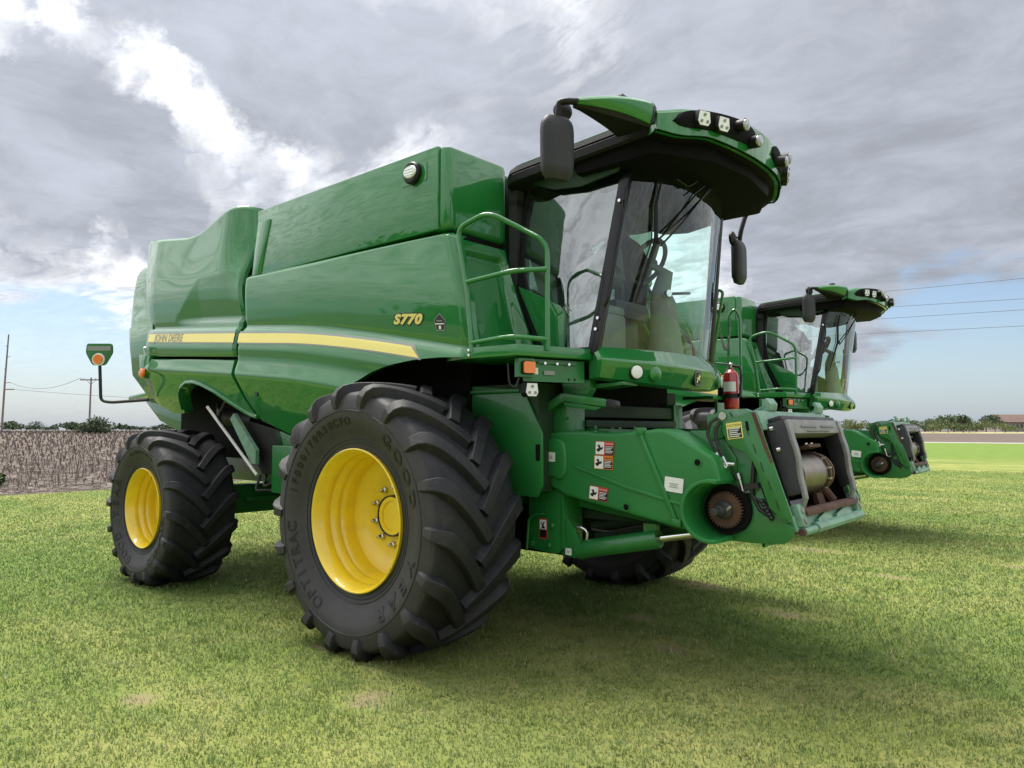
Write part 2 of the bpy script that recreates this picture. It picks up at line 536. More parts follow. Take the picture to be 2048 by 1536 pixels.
def tyre_set(root, name, cx, cy, cz, R, halfw, rimr, S, nlug, lettering):
    """wheel with lugged tyre, dished rim and nuts; outward is S*y"""
    k = R / 1.0
    fz = R - rimr
    C = [(0.0, .925), (.45, .920), (.78, .905), (.92, .880), (.99, .838), (1.025, .770), (1.045, .690), (1.06, .62), (1.045, .50), (.98, .36), (.90, .22), (.85, .10), (.83, .0)]
    # second number runs 0 at the rim seat .. 1 at the lug tips
    CP = []
    for (a, b) in C:
        CP.append((a * halfw, rimr + (R - rimr) * b))
    # refine with smoothing
    t = np.linspace(0, 1, len(CP)); tt = np.linspace(0, 1, 60)
    wx = np.interp(tt, t, [p[0] for p in CP]); rx = np.interp(tt, t, [p[1] for p in CP])
    ker = np.array([1, 2, 3, 2, 1]) / 9.0
    for arr in (wx, rx):
        sm = np.convolve(np.pad(arr, 2, mode='edge'), ker, 'valid'); arr[2:-2] = sm[2:-2]
    prof = [(float(-w), float(r)) for w, r in zip(wx[::-1], rx[::-1])][:-1] + [(float(w), float(r)) for w, r in zip(wx, rx)]
    wheel = MB()
    # hub disc (the wheel centre)
    dd = -.045 * k
    wheel.lathe([(dd - .02, .15 * k), (dd, .16 * k), (dd, .30 * k), (dd + .02, .36 * k), (dd + .05, rimr * .86), (dd + .02, rimr * .87), (dd - .02, .34 * k), (dd - .03, .15 * k)], (cx, cy, cz), 'y', 64, flip=S)
    wh = wheel.build(name, 'yellow_paint', root)
    rim = MB()
    hw = halfw * .86
    rp = [(hw - .01, rimr * .965), (hw + .012, rimr * .985), (hw + .016, rimr * 1.005), (hw + .006, rimr * 1.01), (hw - .004, rimr * .995)]
    rp = [(hw + .000, rimr * 1.01), (hw + .014, rimr * 1.012), (hw + .018, rimr * .995), (hw + .004, rimr * .965), (hw - .05, rimr * .950), (hw - .065, rimr * .925), (hw * .66, rimr * .92), (hw * .62, rimr * .935), (hw * .58, rimr * .92),
          (hw * .50, rimr * .885), (hw * .42, rimr * .88), (hw * .38, rimr * .90), (hw * .34, rimr * .88), (hw * .26, rimr * .855), (dd + .02, rimr * .862), (-hw * .5, rimr * .87), (-hw, rimr * .95), (-hw - .014, rimr * 1.01),
          (-hw * .9, rimr * .99), (hw * .9, rimr * .99)]
    rim.lathe(rp + [rp[0]], (cx, cy, cz), 'y', 96, flip=S)
    rim.build('rim', 'yellow_paint', wh, weld=True, angle=50)
    hub = MB()
    hub.lathe([(-.25, .155 * k), (dd + .035, .155 * k), (dd + .045, .145 * k), (dd + .045, .115 * k), (dd + .03, .11 * k), (dd + .03, .001)], (cx, cy, cz), 'y', 40, flip=S)
    hub.build('hub', 'yellow_paint', wh)
    MB().lathe([(dd + .0, .150 * k), (dd + .050, .150 * k), (dd + .052, .158 * k), (dd + .0, .160 * k), (dd + .0, .150 * k)], (cx, cy, cz), 'y', 40, flip=S).build('hub_ring', 'interior_dark', wh)
    MB().tube([(cx + rimr * .80, cy + S * .10, cz - rimr * .28), (cx + rimr * .74, cy + S * .16, cz - rimr * .26)], .007, 6).build('valve_stem', 'steel', wh)
    nut = MB().lathe([(0, .026 * k), (.022, .026 * k), (.026, .018 * k), (.055, .017 * k), (.058, .001)], (0, 0, 0), 'y', 6, flip=S).build('wheel_nut', 'steel', wh, smooth=False)
    for q in range(10):
        a = 2 * math.pi * (q + .4) / 10
        o = nut if q == 0 else nut.copy()
        if q: COL.objects.link(o)
        o.location = (cx + .225 * k * math.cos(a), cy + S * (dd + .002), cz + .225 * k * math.sin(a))
    ty = MB()
    ty.lathe(prof, (cx, cy, cz), 'y', 128)
    # lugs
    arc = np.concatenate([[0], np.cumsum(np.hypot(np.diff(wx), np.diff(rx)))])
    iend = int(np.argmin(np.abs(rx - (rimr + fz * .66)) + (wx < halfw * .95) * 9)); send = arc[iend]

    def carc(sv):  # position and outward normal on the carcass at arc length sv from the crown (either side)
        sg_ = -1 if sv < 0 else 1; sa = abs(sv); e = .008
        w = float(np.interp(sa, arc, wx)); r = float(np.interp(sa, arc, rx))
        w2 = float(np.interp(sa + e, arc, wx)); r2 = float(np.interp(sa + e, arc, rx)); L = math.hypot(w2 - w, r2 - r) or 1
        return sg_ * w, r, sg_ * -(r2 - r) / L, (w2 - w) / L
    NQ = 15

    def run(q):   # lug centre line: arc length from the crown and angle offset
        return (1 - q) * send, -.40 * (max(q - .20, 0) / .84) ** 1.30 - .02 * min(q, .20) / .20
    for side in (-1, 1):
        for li in range(nlug):
            p0 = 2 * math.pi * (li + (0.5 if side > 0 else 0)) / nlug
            rings = []
            for i in range(NQ):
                q = 1.05 * i / (NQ - 1)
                s0, f0 = run(q); s1, f1 = run(q + .01)
                r0 = carc(s0)[1]
                dc, dsv = (f1 - f0) * r0, s1 - s0; L = math.hypot(dc, dsv) or 1
                pc, psv = -dsv / L, dc / L
                if q < .30:
                    u = q / .30; h = lerp(.014, .068 * k, u ** .7); b = lerp(.026, .047, u) * k
                else:
                    u = (q - .30) / .75; h = lerp(.068, .062, u) * k; b = lerp(.047, .039, u) * k
                ring = []
                for (ob, oh) in ((-1.5, -.012), (-1.0, h - .004), (-.86, h), (.86, h), (1.0, h - .004), (1.5, -.012)):
                    w, r, nw, nr = carc(s0 + b * ob * psv)
                    ww = w + nw * oh; rr = r + nr * oh; an = p0 + f0 + b * ob * pc / r0
                    ring.append((cx + rr * math.cos(an), cy + side * ww, cz + rr * math.sin(an)))
                rings.append(ring)
            ty.loft(rings)
    for fr_ in (.10, .16, .60):
        r_ = rimr + fz * fr_; ww = float(np.interp(-r_, -rx[20:], wx[20:]))
        for sd_ in (-1, 1):
            ty.tube([(cx + r_ * math.cos(a_), cy + sd_ * (ww + .001), cz + r_ * math.sin(a_)) for a_ in np.linspace(0, 2 * math.pi, 97)], .0042, 6, caps=False)
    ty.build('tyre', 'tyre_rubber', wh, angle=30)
    if lettering:
        rt = rimr + fz * .36
        for (s, a0, a1, size, rad) in lettering:
            n = len(s)
            for i, ch in enumerate(s):
                if ch == ' ':
                    continue
                a = math.radians(lerp(a0, a1, i / max(n - 1, 1)))
                vs, fs = text_geo(ch, size * k, offset=.0035 * k if size > .12 else .0018 * k, extrude=.0015)
                er = Vector((math.cos(a), 0, math.sin(a))); et = Vector((math.sin(a), 0, -math.cos(a)))
                rr = rimr + fz * rad
                out = []
                for v in vs:
                    p = er * (rr + v.y) + et * v.x * 1.18
                    r_ = p.length
                    ww = float(np.interp(-r_, -rx[20:], wx[20:]))
                    out.append(Vector((cx, cy, cz)) + p + Vector((0, S * (ww + .0035 + v.z), 0)))
                MB().add(out, fs).build('sidewall_letter', 'tyre_letter', wh, smooth=False)
    return wh


def face(M, o, w, h, t, mat_, name, parent, bevel=.004, r=.0):
    """thin plate in the frame M (columns: right, up, normal), centre o"""
    pts = [(-w / 2, -h / 2), (w / 2, -h / 2), (w / 2, h / 2), (-w / 2, h / 2)]
    if r: pts = round_poly(pts, r, 3)
    mb = MB()
    n = len(pts); R_, U, N = M
    vs = [Vector(o) + R_ * p[0] + U * p[1] for p in pts] + [Vector(o) + R_ * p[0] + U * p[1] + N * t for p in pts]
    mb.add(vs, [tuple(range(n)), tuple(range(2 * n - 1, n - 1, -1))] + [(i, i + n, (i + 1) % n + n, (i + 1) % n) for i in range(n)])
    return mb.build(name, mat_, parent, smooth=False)


def put_text(M, o, s, size, t, mat_, name, parent, offset=0.0, shear=0.0, fn=None, spacing=1.0, wide=1.0):
    vs, fs = text_geo(s, size, offset, shear, 0.0, spacing)
    R_, U, N = M
    out = []
    for v in vs:
        p = Vector(o) + R_ * v.x * wide + U * v.y + N * t
        out.append(fn(p) if fn else p)
    return MB().add(out, fs).build(name, mat_, parent, smooth=False)


SIDE = (Vector((1, 0, 0)), Vector((0, 0, 1)), Vector((0, -1, 0)))   # facing -y
FRONT = (Vector((0, 1, 0)), Vector((0, 0, 1)), Vector((1, 0, 0)))   # facing +x


def sticker(kind, o, w, h, parent, M=SIDE, rot=0.0):
    R_, U, N = M
    if rot:
        R_, U = R_ * math.cos(rot) + U * math.sin(rot), U * math.cos(rot) - R_ * math.sin(rot)
        M = (R_, U, N)
    o = Vector(o)
    back = {'danger': 'decal_red', 'warning': 'decal_orange', 'caution': 'yellow_decal', 'white': 'decal_white', 'small': 'decal_red'}[kind]
    s = face(M, o, w, h, .003, back, 'sticker', parent, r=.006)

    def sub(cx, cy, ww, hh, m, nm, t=.0035):
        return face(M, o + R_ * cx + U * cy, ww, hh, t, m, nm, s)
    if kind in ('danger', 'warning'):
        sub(-w * .25, 0, w * .46, h * .92, 'decal_white', 'pictogram_field')
        sub(w * .25, -h * .13, w * .46, h * .66, 'decal_black', 'text_field')
        put_text(M, o + R_ * (w * .25) + U * (h * .33), 'DANGER' if kind == 'danger' else 'WARNING', h * .17, .0045, 'decal_white' if kind == 'danger' else 'decal_black', 'lettering', s)
        lines = MB()
        for i in range(5):
            y = h * (.10 - .11 * i); lw = w * (.40 - .05 * (i % 3))
            p = o + R_ * (w * .25 - (w * .40 - lw) / 2) + U * y + N * .0045
            lines.add([p - R_ * lw / 2, p + R_ * lw / 2, p + R_ * lw / 2 + U * h * .045, p - R_ * lw / 2 + U * h * .045], [(0, 1, 2, 3)])
        lines.build('text_lines', 'decal_white', s, smooth=False)
        # pictogram: a bent hand-and-tool silhouette
        pic = MB(); q = [(-.16, -.22), (-.05, -.30), (.02, -.16), (.15, -.08), (.17, .12), (.05, .02), (-.02, .26), (-.14, .20), (-.06, .0), (-.18, -.08)]
        pic.add([o + R_ * (-w * .25 + a * w) + U * (b * h) + N * .0045 for a, b in q], [tuple(range(len(q)))])
        pic.build('pictogram', 'decal_black', s, smooth=False)
    elif kind == 'caution':
        sub(w * .0, -h * .14, w * .86, h * .62, 'decal_black', 'text_field')
        put_text(M, o + U * (h * .32), 'CAUTION', h * .20, .0045, 'decal_black', 'lettering', s)
        lines = MB()
        for i in range(5):
            y = h * (.10 - .12 * i); lw = w * (.74 - .10 * (i % 3))
            p = o - R_ * ((w * .74 - lw) / 2) + U * y + N * .0045
            lines.add([p - R_ * lw / 2, p + R_ * lw / 2, p + R_ * lw / 2 + U * h * .05, p - R_ * lw / 2 + U * h * .05], [(0, 1, 2, 3)])
        lines.build('text_lines', 'decal_white', s, smooth=False)
    elif kind == 'white':
        lines = MB()
        for i in range(3):
            y = h * (.05 - .12 * i); lw = w * (.5 - .12 * (i % 2))
            p = o + U * y + N * .0045
            lines.add([p - R_ * lw / 2, p + R_ * lw / 2, p + R_ * lw / 2 + U * h * .05, p - R_ * lw / 2 + U * h * .05], [(0, 1, 2, 3)])
        lines.build('text_lines', 'decal_grey', s, smooth=False)
    elif kind == 'small':
        sub(0, h * .20, w * .84, h * .48, 'decal_white', 'pictogram_field')
        sub(0, -h * .24, w * .84, h * .40, 'decal_black', 'text_field')
        pic = MB(); q = [(-.25, -.05), (.0, .02), (.22, -.02), (.25, .10), (.05, .16), (.22, .34), (.10, .36), (-.08, .20), (-.22, .34), (-.28, .28), (-.12, .12)]
        pic.add([o + R_ * (a * w) + U * (b * h) + N * .0045 for a, b in q], [tuple(range(len(q)))])
        pic.build('pictogram', 'decal_black', s, smooth=False)
    return s


def side_panel(S, root):
    XL = [(1.2, -2.19), (1.70, -2.21), (1.89, -2.33), (2.19, -2.42), (2.58, -2.345), (3.12, -2.31), (3.3, -2.3)]
    XR = [(1.2, .74), (2.11, .735), (2.2, .73), (2.52, .71), (2.89, .60), (3.03, .55), (3.3, .50)]
    ZB = [(-2.5, 1.80), (-2.21, 1.70), (-1.44, 1.46), (-1.28, 1.43), (-1.15, 1.46), (-1.0, 1.62), (-.85, 1.78), (-.71, 1.89), (-.57, 1.96), (-.32, 2.06), (-.07, 2.105), (.21, 2.13), (.48, 2.13), (.8, 2.11)]
    ZT = [(-2.5, 3.125), (.42, 3.075), (.50, 3.06), (.60, 3.02)]
    bx, by = smooth_tab(ZB, .05)

    def fn(u, v):
        x = lerp(-2.36, .65, u)
        for _ in range(3):
            z = lerp(float(np.interp(x, bx, by)), ip(ZT, x), v)
            x = lerp(ip(XL, z), ip(XR, z), u)
        o = side_o(x, z)
        o -= .045 * smooth01((v - .965) / .035) ** 2          # rolled top edge
        o -= .05 * smooth01((u - .972) / .028) ** 2           # rolled front edge
        o -= .02 * smooth01((.012 - u) / .012)
        return (x, S * o, z)
    p = MB().sheet(fn, 110, 100, (0, -S * .045, 0)).build('side_panel', 'green_paint', root, angle=40)
    # stripe
    def strip(lo, hi, x0, x1, tip, off, m, nm, base):
        def f(u, v):
            a, b = lo, hi
            x = lerp(x0, x1 - (tip * (v if tip > 0 else 0)), u)
            z = zc(x) + lerp(a(x), b(x), v)
            return (x, S * (base(x, z) + off), z)
        return MB().sheet(f, 60, 6).build(nm, m, p)
    strip(lambda x: -.19 + .035 * smooth01((x + 2.3) / 2.5), lambda x: -.065 + .02 * smooth01((x + 2.3) / 2.5), -2.36, .275, .10, .002, 'decal_grey', 'stripe_border', side_o)
    strip(lambda x: -.178 + .035 * smooth01((x + 2.3) / 2.5), lambda x: -.085 + .02 * smooth01((x + 2.3) / 2.5), -2.365, .25, .10, .004, 'yellow_decal', 'yellow_stripe', side_o)
    if S < 0:
        wrap = lambda d: (lambda q: Vector((q.x, -side_o(q.x, q.z) - d, q.z)))
        M = (Vector((1, 0, -.09)).normalized(), Vector((.09, 0, 1)).normalized(), Vector((0, -1, 0)))
        put_text(M, (.08, -1.6, 2.445), 'S770', .100, 0, 'decal_black', 'model_lettering_outline', p, offset=.013, shear=.28, fn=wrap(.004), spacing=1.14, wide=1.45)
        put_text(M, (.08, -1.6, 2.445), 'S770', .100, 0, 'yellow_decal', 'model_lettering', p, offset=.006, shear=.28, fn=wrap(.006), spacing=1.14, wide=1.45)
        # pentagon badge
        def badge(sc, d, m, nm, pts=None, c=(.44, 2.395)):
            q = pts or [(0, .062), (.062, .012), (.040, -.066), (-.040, -.066), (-.062, .012)]
            mb = MB(); mb.add([wrap(d)(Vector((c[0] + a * sc, 0, c[1] + b * sc - .09 * a))) for a, b in q], [tuple(range(len(q)))])
            mb.build(nm, m, p, smooth=False)
        badge(1.0, .003, 'decal_grey', 'badge')
        badge(.88, .0045, 'decal_black', 'badge_field')
        badge(1.0, .006, 'decal_white', 'badge_band', [(-.046, -.012), (.046, -.012), (.042, -.020), (-.044, -.020)])
        badge(1.0, .006, 'decal_grey', 'badge_mark', [(-.034, .010), (.030, .010), (.030, .002), (-.034, .002)])
        badge(1.0, .006, 'decal_white', 'badge_number', [(-.012, -.030), (.012, -.030), (.012, -.054), (-.012, -.054)])
        # latch hole in the lower panel
        x, z = -2.07, 1.955
        MB().cyl((x, -side_o(x, z) - .006, z), (x, -side_o(x, z) + .02, z), .028, n=20).build('panel_latch', 'black_gloss', p)
    return p


def rear_panels(S, root):
    ZT = [(-4.85, 3.93), (-4.3, 3.845), (-3.73, 3.765), (-3.5, 3.77), (-3.32, 3.80), (-3.1, 3.86), (-2.89, 3.92), (-2.69, 3.94), (-2.5, 3.90), (-2.3, 3.86)]
    tx, ty_ = smooth_tab(ZT, .05)
    XL = [(2.3, -4.43), (2.42, -4.50), (2.55, -4.53), (2.80, -4.55), (3.41, -4.76), (3.93, -4.86)]
    XR = [(2.3, -2.44), (2.62, -2.44), (3.3, -2.50), (3.9, -2.57)]
    ZB = [(-4.55, 2.47), (-2.44, 2.325)]

    def fn(u, v):
        x = lerp(-4.6, -2.45, u)
        for _ in range(3):
            z = lerp(ip(ZB, x), float(np.interp(x, tx, ty_)), v)
            x = lerp(ip(XL, z), ip(XR, z), u)
        o = rear_o(x, z)
        o -= .03 * smooth01((v - .975) / .025) ** 2
        o -= .02 * smooth01((.02 - v) / .02) ** 2
        o -= .025 * smooth01((.02 - u) / .02) ** 2 + .03 * smooth01((u - .985) / .015) ** 2
        # the bow in the upper quarter of the panel
        o -= .02 * smooth01((z - 3.1) / .6) * (1 - smooth01(abs(x + 3.55) / .9))
        return (x, S * o, z)
    p = MB().sheet(fn, 80, 84, (0, -S * .04, 0)).build('engine_side_panel', 'green_paint', root, angle=40)

    def strip(lo, hi, x0, x1, off, m, nm):
        def f(u, v):
            x = lerp(x0, x1, u); z = zc(x) + lerp(lo, hi, v)
            return (x, S * (rear_o(x, z) + off), z)
        return MB().sheet(f, 40, 6).build(nm, m, p)
    strip(-.19, -.065, -4.46, -2.452, .002, 'decal_grey', 'stripe_border')
    strip(-.178, -.085, -4.44, -2.447, .004, 'yellow_decal', 'yellow_stripe')
    if S < 0:
        wrap = lambda d: (lambda q: Vector((q.x, -rear_o(q.x, q.z) - d, q.z)))
        M = (Vector((1, 0, -.075)).normalized(), Vector((.075, 0, 1)).normalized(), Vector((0, -1, 0)))
        put_text(M, (-3.90, -1.6, 2.628), 'JOHN DEERE', .122, 0, 'decal_grey', 'maker_lettering', p, offset=.0008, fn=wrap(.0075), spacing=1.02)
    # lower rear panel with the wheel cut-out
    ZB2 = [(-4.95, 2.30), (-4.83, 2.25), (-4.65, 1.96), (-4.45, 1.88), (-4.17, 1.80), (-3.88, 1.79), (-3.83, 1.88), (-3.75, 1.99), (-3.62, 2.065), (-3.46, 2.10), (-3.28, 2.095), (-3.12, 2.06), (-2.9, 1.985), (-2.7, 1.89), (-2.4, 1.755), (-2.2, 1.70)]
    ZT2 = [(-4.95, 2.62), (-4.62, 2.60), (-4.50, 2.45), (-4.44, 2.435), (-2.4, 2.295)]
    bx, by = smooth_tab(ZB2, .018)
    XR2 = [(1.7, -2.235), (1.89, -2.355), (2.14, -2.445), (2.35, -2.445), (2.7, -2.44)]

    def fn2(u, v):
        x = lerp(-4.9, -2.4, u)
        for _ in range(3):
            z = lerp(float(np.interp(x, bx, by)), ip(ZT2, x), v)
            x = lerp(-4.9, ip(XR2, z), u)
        o = rear_o(x, z) - .004
        o -= .02 * smooth01((v - .97) / .03) ** 2
        o -= .10 * smooth01((-4.55 - x) / .36) ** 2
        return (x, S * o, z)
    q = MB().sheet(fn2, 110, 50, (0, -S * .05, 0)).build('lower_rear_panel', 'green_paint', root, angle=40)
    xs = np.linspace(-3.865, -2.24, 44)
    ring = [(float(x), S * (rear_o(float(x), float(np.interp(x, bx, by))) + .012), float(np.interp(x, bx, by)) + .012) for x in xs]
    rings = []
    for k, (x, y, z) in enumerate(ring):
        a = ring[max(k - 1, 0)]; b = ring[min(k + 1, len(ring) - 1)]
        t = Vector((b[0] - a[0], 0, b[2] - a[2])).normalized(); n = Vector((-t.z, 0, t.x))
        c = Vector((x, y, z)); wd = .034
        rings.append([c + n * wd + V(0, -S * .03, 0), c + n * wd * .7 + V(0, S * .018, 0), c - n * .01 + V(0, S * .024, 0), c - n * .02 + V(0, -S * .12, 0)])
    MB().loft(rings).build('wheel_arch_lip', 'green_paint', root, bevel=.006)
    x, z = -4.42, 2.275
    x0 = -4.55
    pod = MB().prism(round_poly([(-4.66, 2.50), (-4.36, 2.46), (-4.40, 2.30), (-4.46, 2.20), (-4.56, 2.20), (-4.63, 2.32)], .03), 'y', S * (rear_o(-4.5, 2.4) - .03), S * (rear_o(-4.5, 2.4) + .012)).build('marker_pod', 'green_paint', q, bevel=.008)
    MB().lathe([(0, .055), (.02, .055), (.035, .04), (.04, .001)], (-4.50, S * (rear_o(-4.5, 2.3) + .010), 2.265), 'y', 24, flip=S).build('marker_lamp', 'amber_lens', q)
    # rear hood corner
    hood = MB(); pl = fillet([(-4.45, S * 1.53, 0), (-5.24, S * 1.51, 0), (-5.34, S * 1.20, 0), (-5.36, 0, 0)], .14, 8)
    def ring(z, ins):
        return [Vector((p.x + ins * .9 * smooth01((-4.5 - p.x) / .5), p.y - S * ins * .5, z)) for p in pl]
    hood.loft([ring(1.98, .30), ring(2.28, .05), ring(2.60, 0), ring(2.85, -.02), ring(2.87, .0), ring(3.3, .03), ring(3.52, .07), ring(3.60, .14), ring(3.62, .3)], caps=False, closed=False)
    hood.build('rear_hood', 'green_paint', root, angle=40)


def wscreen(a, t):
    return Vector((lerp(1.36, 1.56, t) + .235 * (1 - abs(a) ** 2.2), lerp(.91, .755, t) * a, lerp(2.19, 3.52, t)))


def build_combine():
    root = empty('combine_harvester')
    # ---------------------------------------------------------------- chassis and dark core
    core = MB(); core.span(-4.6, .30, -1.10, 1.10, 1.30, 3.05); core.span(-4.9, -2.4, -1.25, 1.25, 2.1, 3.4)
    core.build('body_core', 'black_void', root)
    fr = MB()
    for s in (-1, 1):
        fr.span(-4.4, .55, s * .62, s * .78, 1.02, 1.32)
        fr.span(-2.3, -.9, s * 1.05, s * 1.25, .98, 1.45)
        fr.prism([(-2.35, 1.62), (-1.5, 1.42), (-1.5, 1.20), (-2.2, 1.22)], 'y', s * 1.12, s * 1.20)
    fr.build('chassis_frame', 'green_frame', root, bevel=.012)
    # front axle
    ax = MB(); ax.span(-.22, .22, -1.10, 1.10, .78, 1.16); ax.cyl((0, -1.55, .97), (0, 1.55, .97), .17, n=24); ax.cyl((0, -1.30, .97), (0, -1.05, .97), .30, n=28); ax.cyl((0, 1.05, .97), (0, 1.30, .97), .30, n=28)
    ax.build('front_axle', 'green_frame', root, bevel=.02)
    # rear axle
    ra = MB(); ra.prism([(-3.80, .66), (-3.48, .66), (-3.44, .84), (-3.52, .98), (-3.76, .98), (-3.84, .84)], 'y', -1.15, 1.15); ra.cyl((-3.64, -1.62, .80), (-3.64, 1.62, .80), .11)
    for s in (-1, 1): ra.cyl((-3.64, s * 1.2, .60), (-3.64, s * 1.2, 1.02), .10)
    ra.cyl((-3.42, -.9, .82), (-3.42, .9, .82), .04)
    ra.build('rear_axle', 'green_frame', root, bevel=.02)
    axs = MB(); axs.span(-3.80, -3.45, -.45, .45, .95, 1.35); axs.prism([(-3.5, 1.30), (-1.2, 1.40), (-1.2, 1.05), (-3.4, .98)], 'y', -.6, .6); axs.build('rear_axle_mount', 'black_void', root, bevel=.02)
    GY = [('GOOD', 54, 16, .135, .41), ('YEAR', -20, -58, .135, .41), ('OPTITRAC', 240, 188, .108, .42), ('IF800/70R38CFO', 165, 92, .078, .43)]
    for S in (-1, 1):
        tyre_set(root, 'front_wheel', 0, S * 1.635, .959, .972, .392, .508, S, 18, GY if S < 0 else None)
        GR = [('GOOD', 250, 215, .13, .42), ('YEAR', 190, 155, .13, .42), ('OPTITRAC', -10, -60, .10, .45), ('710/60R30', 60, 110, .07, .45)]
        tyre_set(root, 'rear_wheel', -3.64, S * 1.63, .790, .797, .340, .410, S, 16, GR if S < 0 else None)
    # ---------------------------------------------------------------- body panels
    for S in (-1, 1):
        side_panel(S, root); rear_panels(S, root)
        # dark joint between the two panels
        MB().prism([(-2.5, 1.75), (-2.22, 1.72), (-2.3, 2.0), (-2.34, 3.10), (-2.52, 3.15), (-2.5, 2.4)], 'y', S * 1.20, S * 1.40).build('panel_joint', 'black_void', root)
        # post and intake panel seen between engine panel and tank
        it = MB(); it.loft([[V(-2.46, S * 1.36, z), V(-2.36, S * 1.46, z), V(lerp(-2.22, -2.12, t), S * 1.555, z), V(lerp(-2.10, -1.94, t), S * 1.562, z), V(lerp(-2.07, -1.90, t), S * 1.552, z), V(-2.10, S * 1.30, z), V(-2.46, S * 1.15, z)] for t, z in ((0, 3.10), (.5, 3.36), (1, 3.62))])
        it.build('intake_panel', 'green_paint', root, bevel=.02)
    # grain tank
    tk = MB()
    tk.prism(round_poly([(-2.15, -1.545), (.385, -1.545), (.385, -1.45), (-2.15, -1.45)], .0), 'z', 3.095, 3.735)
    t_side = tk.build('grain_tank_side', 'green_paint', root, bevel=.012)
    bl = MB()
    for i, x in enumerate((-1.75, -1.1, -.45, .2)): bl.cyl((x, -1.50, 3.735), (x, -1.50, 3.75), .012, n=8)
    bl.build('cover_bolts', 'steel', t_side)
    # side work lamp
    LM = t_side
    rec = MB().prism(round_poly([(-.02, 3.50), (.27, 3.50), (.27, 3.65), (-.02, 3.65)], .02), 'y', -1.551, -1.545).build('lamp_plate', 'green_paint', t_side)
    MB().lathe([(0, .085), (.03, .088), (.045, .075)], (.13, -1.551, 3.575), 'y', 28, flip=-1, caps=True).build('lamp_housing', 'black_plastic', t_side)
    ll = MB()
    e = [(.13 + .072 * math.cos(a), 3.578 + .05 * math.sin(a)) for a in np.linspace(0, 2 * math.pi, 28, endpoint=False)]
    ll.prism(e, 'y', -1.597, -1.608, .85); ll.build('side_work_lamp', 'lamp_white', t_side)
    for k in (-1, 0, 1): MB().span(.085, .175, -1.612, -1.608, 3.578 + k * .022 - .004, 3.578 + k * .022 + .004).build('lamp_rib', 'chrome', t_side)
    tl = MB().span(-2.15, .40, 1.45, 1.545, 3.085, 3.70).build('grain_tank_side', 'green_paint', root, bevel=.012)
    # front corner of the tank: rounded shell round to the cab
    for S in (-1, 1):
        def corner(z, k):
            pts = fillet([(.25, S * 1.43, z), (.394, S * 1.535, z), (.47, S * 1.50, z), (.49, S * .90, z), (.44, S * .84, z), (.20, S * .82, z)], .06, 5)
            return [Vector((p.x - .06 * k, p.y - S * .05 * k * (1 if abs(p.y) > 1.2 else -.4), p.z)) for p in pts]
        cm = MB(); rr = [corner(3.09, .6), corner(3.11, .15), corner(3.14, .0), corner(3.4, .0), corner(3.69, .0), corner(3.722, .15), corner(3.735, .5)]
        cm.loft(rr, caps=True, closed=True); cm.build('tank_corner', 'green_paint', root, angle=40)
        # scoop pressed into the corner's front face
        def scoop(u, v):
            y = lerp(1.40, .88, u); zt = 3.30 + .36 * smooth01(u * 1.5); z = lerp(3.13, zt, v)
            return (.489 + .0 + .012 * math.sin(math.pi * min(v * 1.0, 1)) * math.sin(math.pi * u) + .004, S * y, z)
        # shroud below, leaning out to the platform
        def shr(u, v):
            z = lerp(2.17, 3.06, v); y = lerp(1.50, .86, u)
            x = .47 + .26 * (1 - v) ** 1.25 + .02 * u
            x += .07 * smooth01((.42 - abs(u - .52)) / .12) * smooth01((.90 - v) / .06) * -.55
            x -= .10 * smooth01((.10 - u) / .10) ** 2
            x += .10 * smooth01((u - .80) / .2) * (1 - v) * .9 - .03 * smooth01((u - .93) / .07)
            x -= .06 * smooth01((v - .97) / .03) ** 2
            return (x, S * y, z)
        MB().sheet(shr, 44, 44, (-.05, 0, 0)).build('front_shroud', 'green_paint', root, angle=40)
        MB().span(.05, .46, S * .88, S * 1.47, 2.2, 3.09).build('shroud_core', 'black_void', root)
    top = MB(); top.prism([(-2.15, 3.66), (-2.15, 3.70), (-.9, 3.76), (.42, 3.69), (.42, 3.65)], 'y', -1.44, 1.44); top.span(-2.16, -2.10, -1.5, 1.5, 3.1, 3.69); top.build('tank_cover', 'green_frame', root)
    MB().span(.30, .44, -.85, .85, 2.2, 3.66).build('tank_front_wall', 'green_dark', root)
    # tail
    tl = MB(); tl.prism([(-5.75, 1.98), (-5.70, 2.02), (-4.70, 2.02), (-4.3, 1.60), (-4.6, 1.55), (-5.3, 1.72)], 'y', -1.05, 1.05); tl.build('tailboard', 'green_paint', root, bevel=.015)
    tp = MB(); tp.prism([(-5.80, 2.00), (-4.9, 2.06), (-4.9, 2.10), (-5.80, 2.05)], 'y', -1.25, 1.25); tp.build('tail_shelf', 'green_paint', root, bevel=.01)
    ch = MB(); ch.prism([(-4.6, 1.95), (-3.0, 2.0), (-2.4, 1.7), (-2.2, 1.35), (-3.2, 1.35), (-4.2, 1.55)], 'y', -1.0, 1.0); ch.build('chopper_housing', 'black_void', root, bevel=.03)
    # bits in the rear wheel arch
    MB().tube([(-3.55, -1.30, 1.86), (-2.62, -1.22, 1.14)], .017, 10).build('support_rod', 'decal_white', root)
    MB().prism([(-3.05, 1.72), (-2.98, 1.78), (-2.52, 1.40), (-2.52, 1.26), (-2.6, 1.26)], 'y', -1.26, -1.30).build('perforated_strap', 'pale_green_worn', root)
    MB().tube(fillet([(-3.6, -1.15, 1.9), (-3.3, -1.3, 1.75), (-3.15, -1.28, 1.95), (-2.9, -1.2, 1.8)], .1), .02, 8).build('hydraulic_hose', 'hose', root)
    MB().cyl((-3.5, -1.05, 1.75), (-2.9, -1.05, 1.70), .11, n=20).build('chopper_drum', 'black_plastic', root)
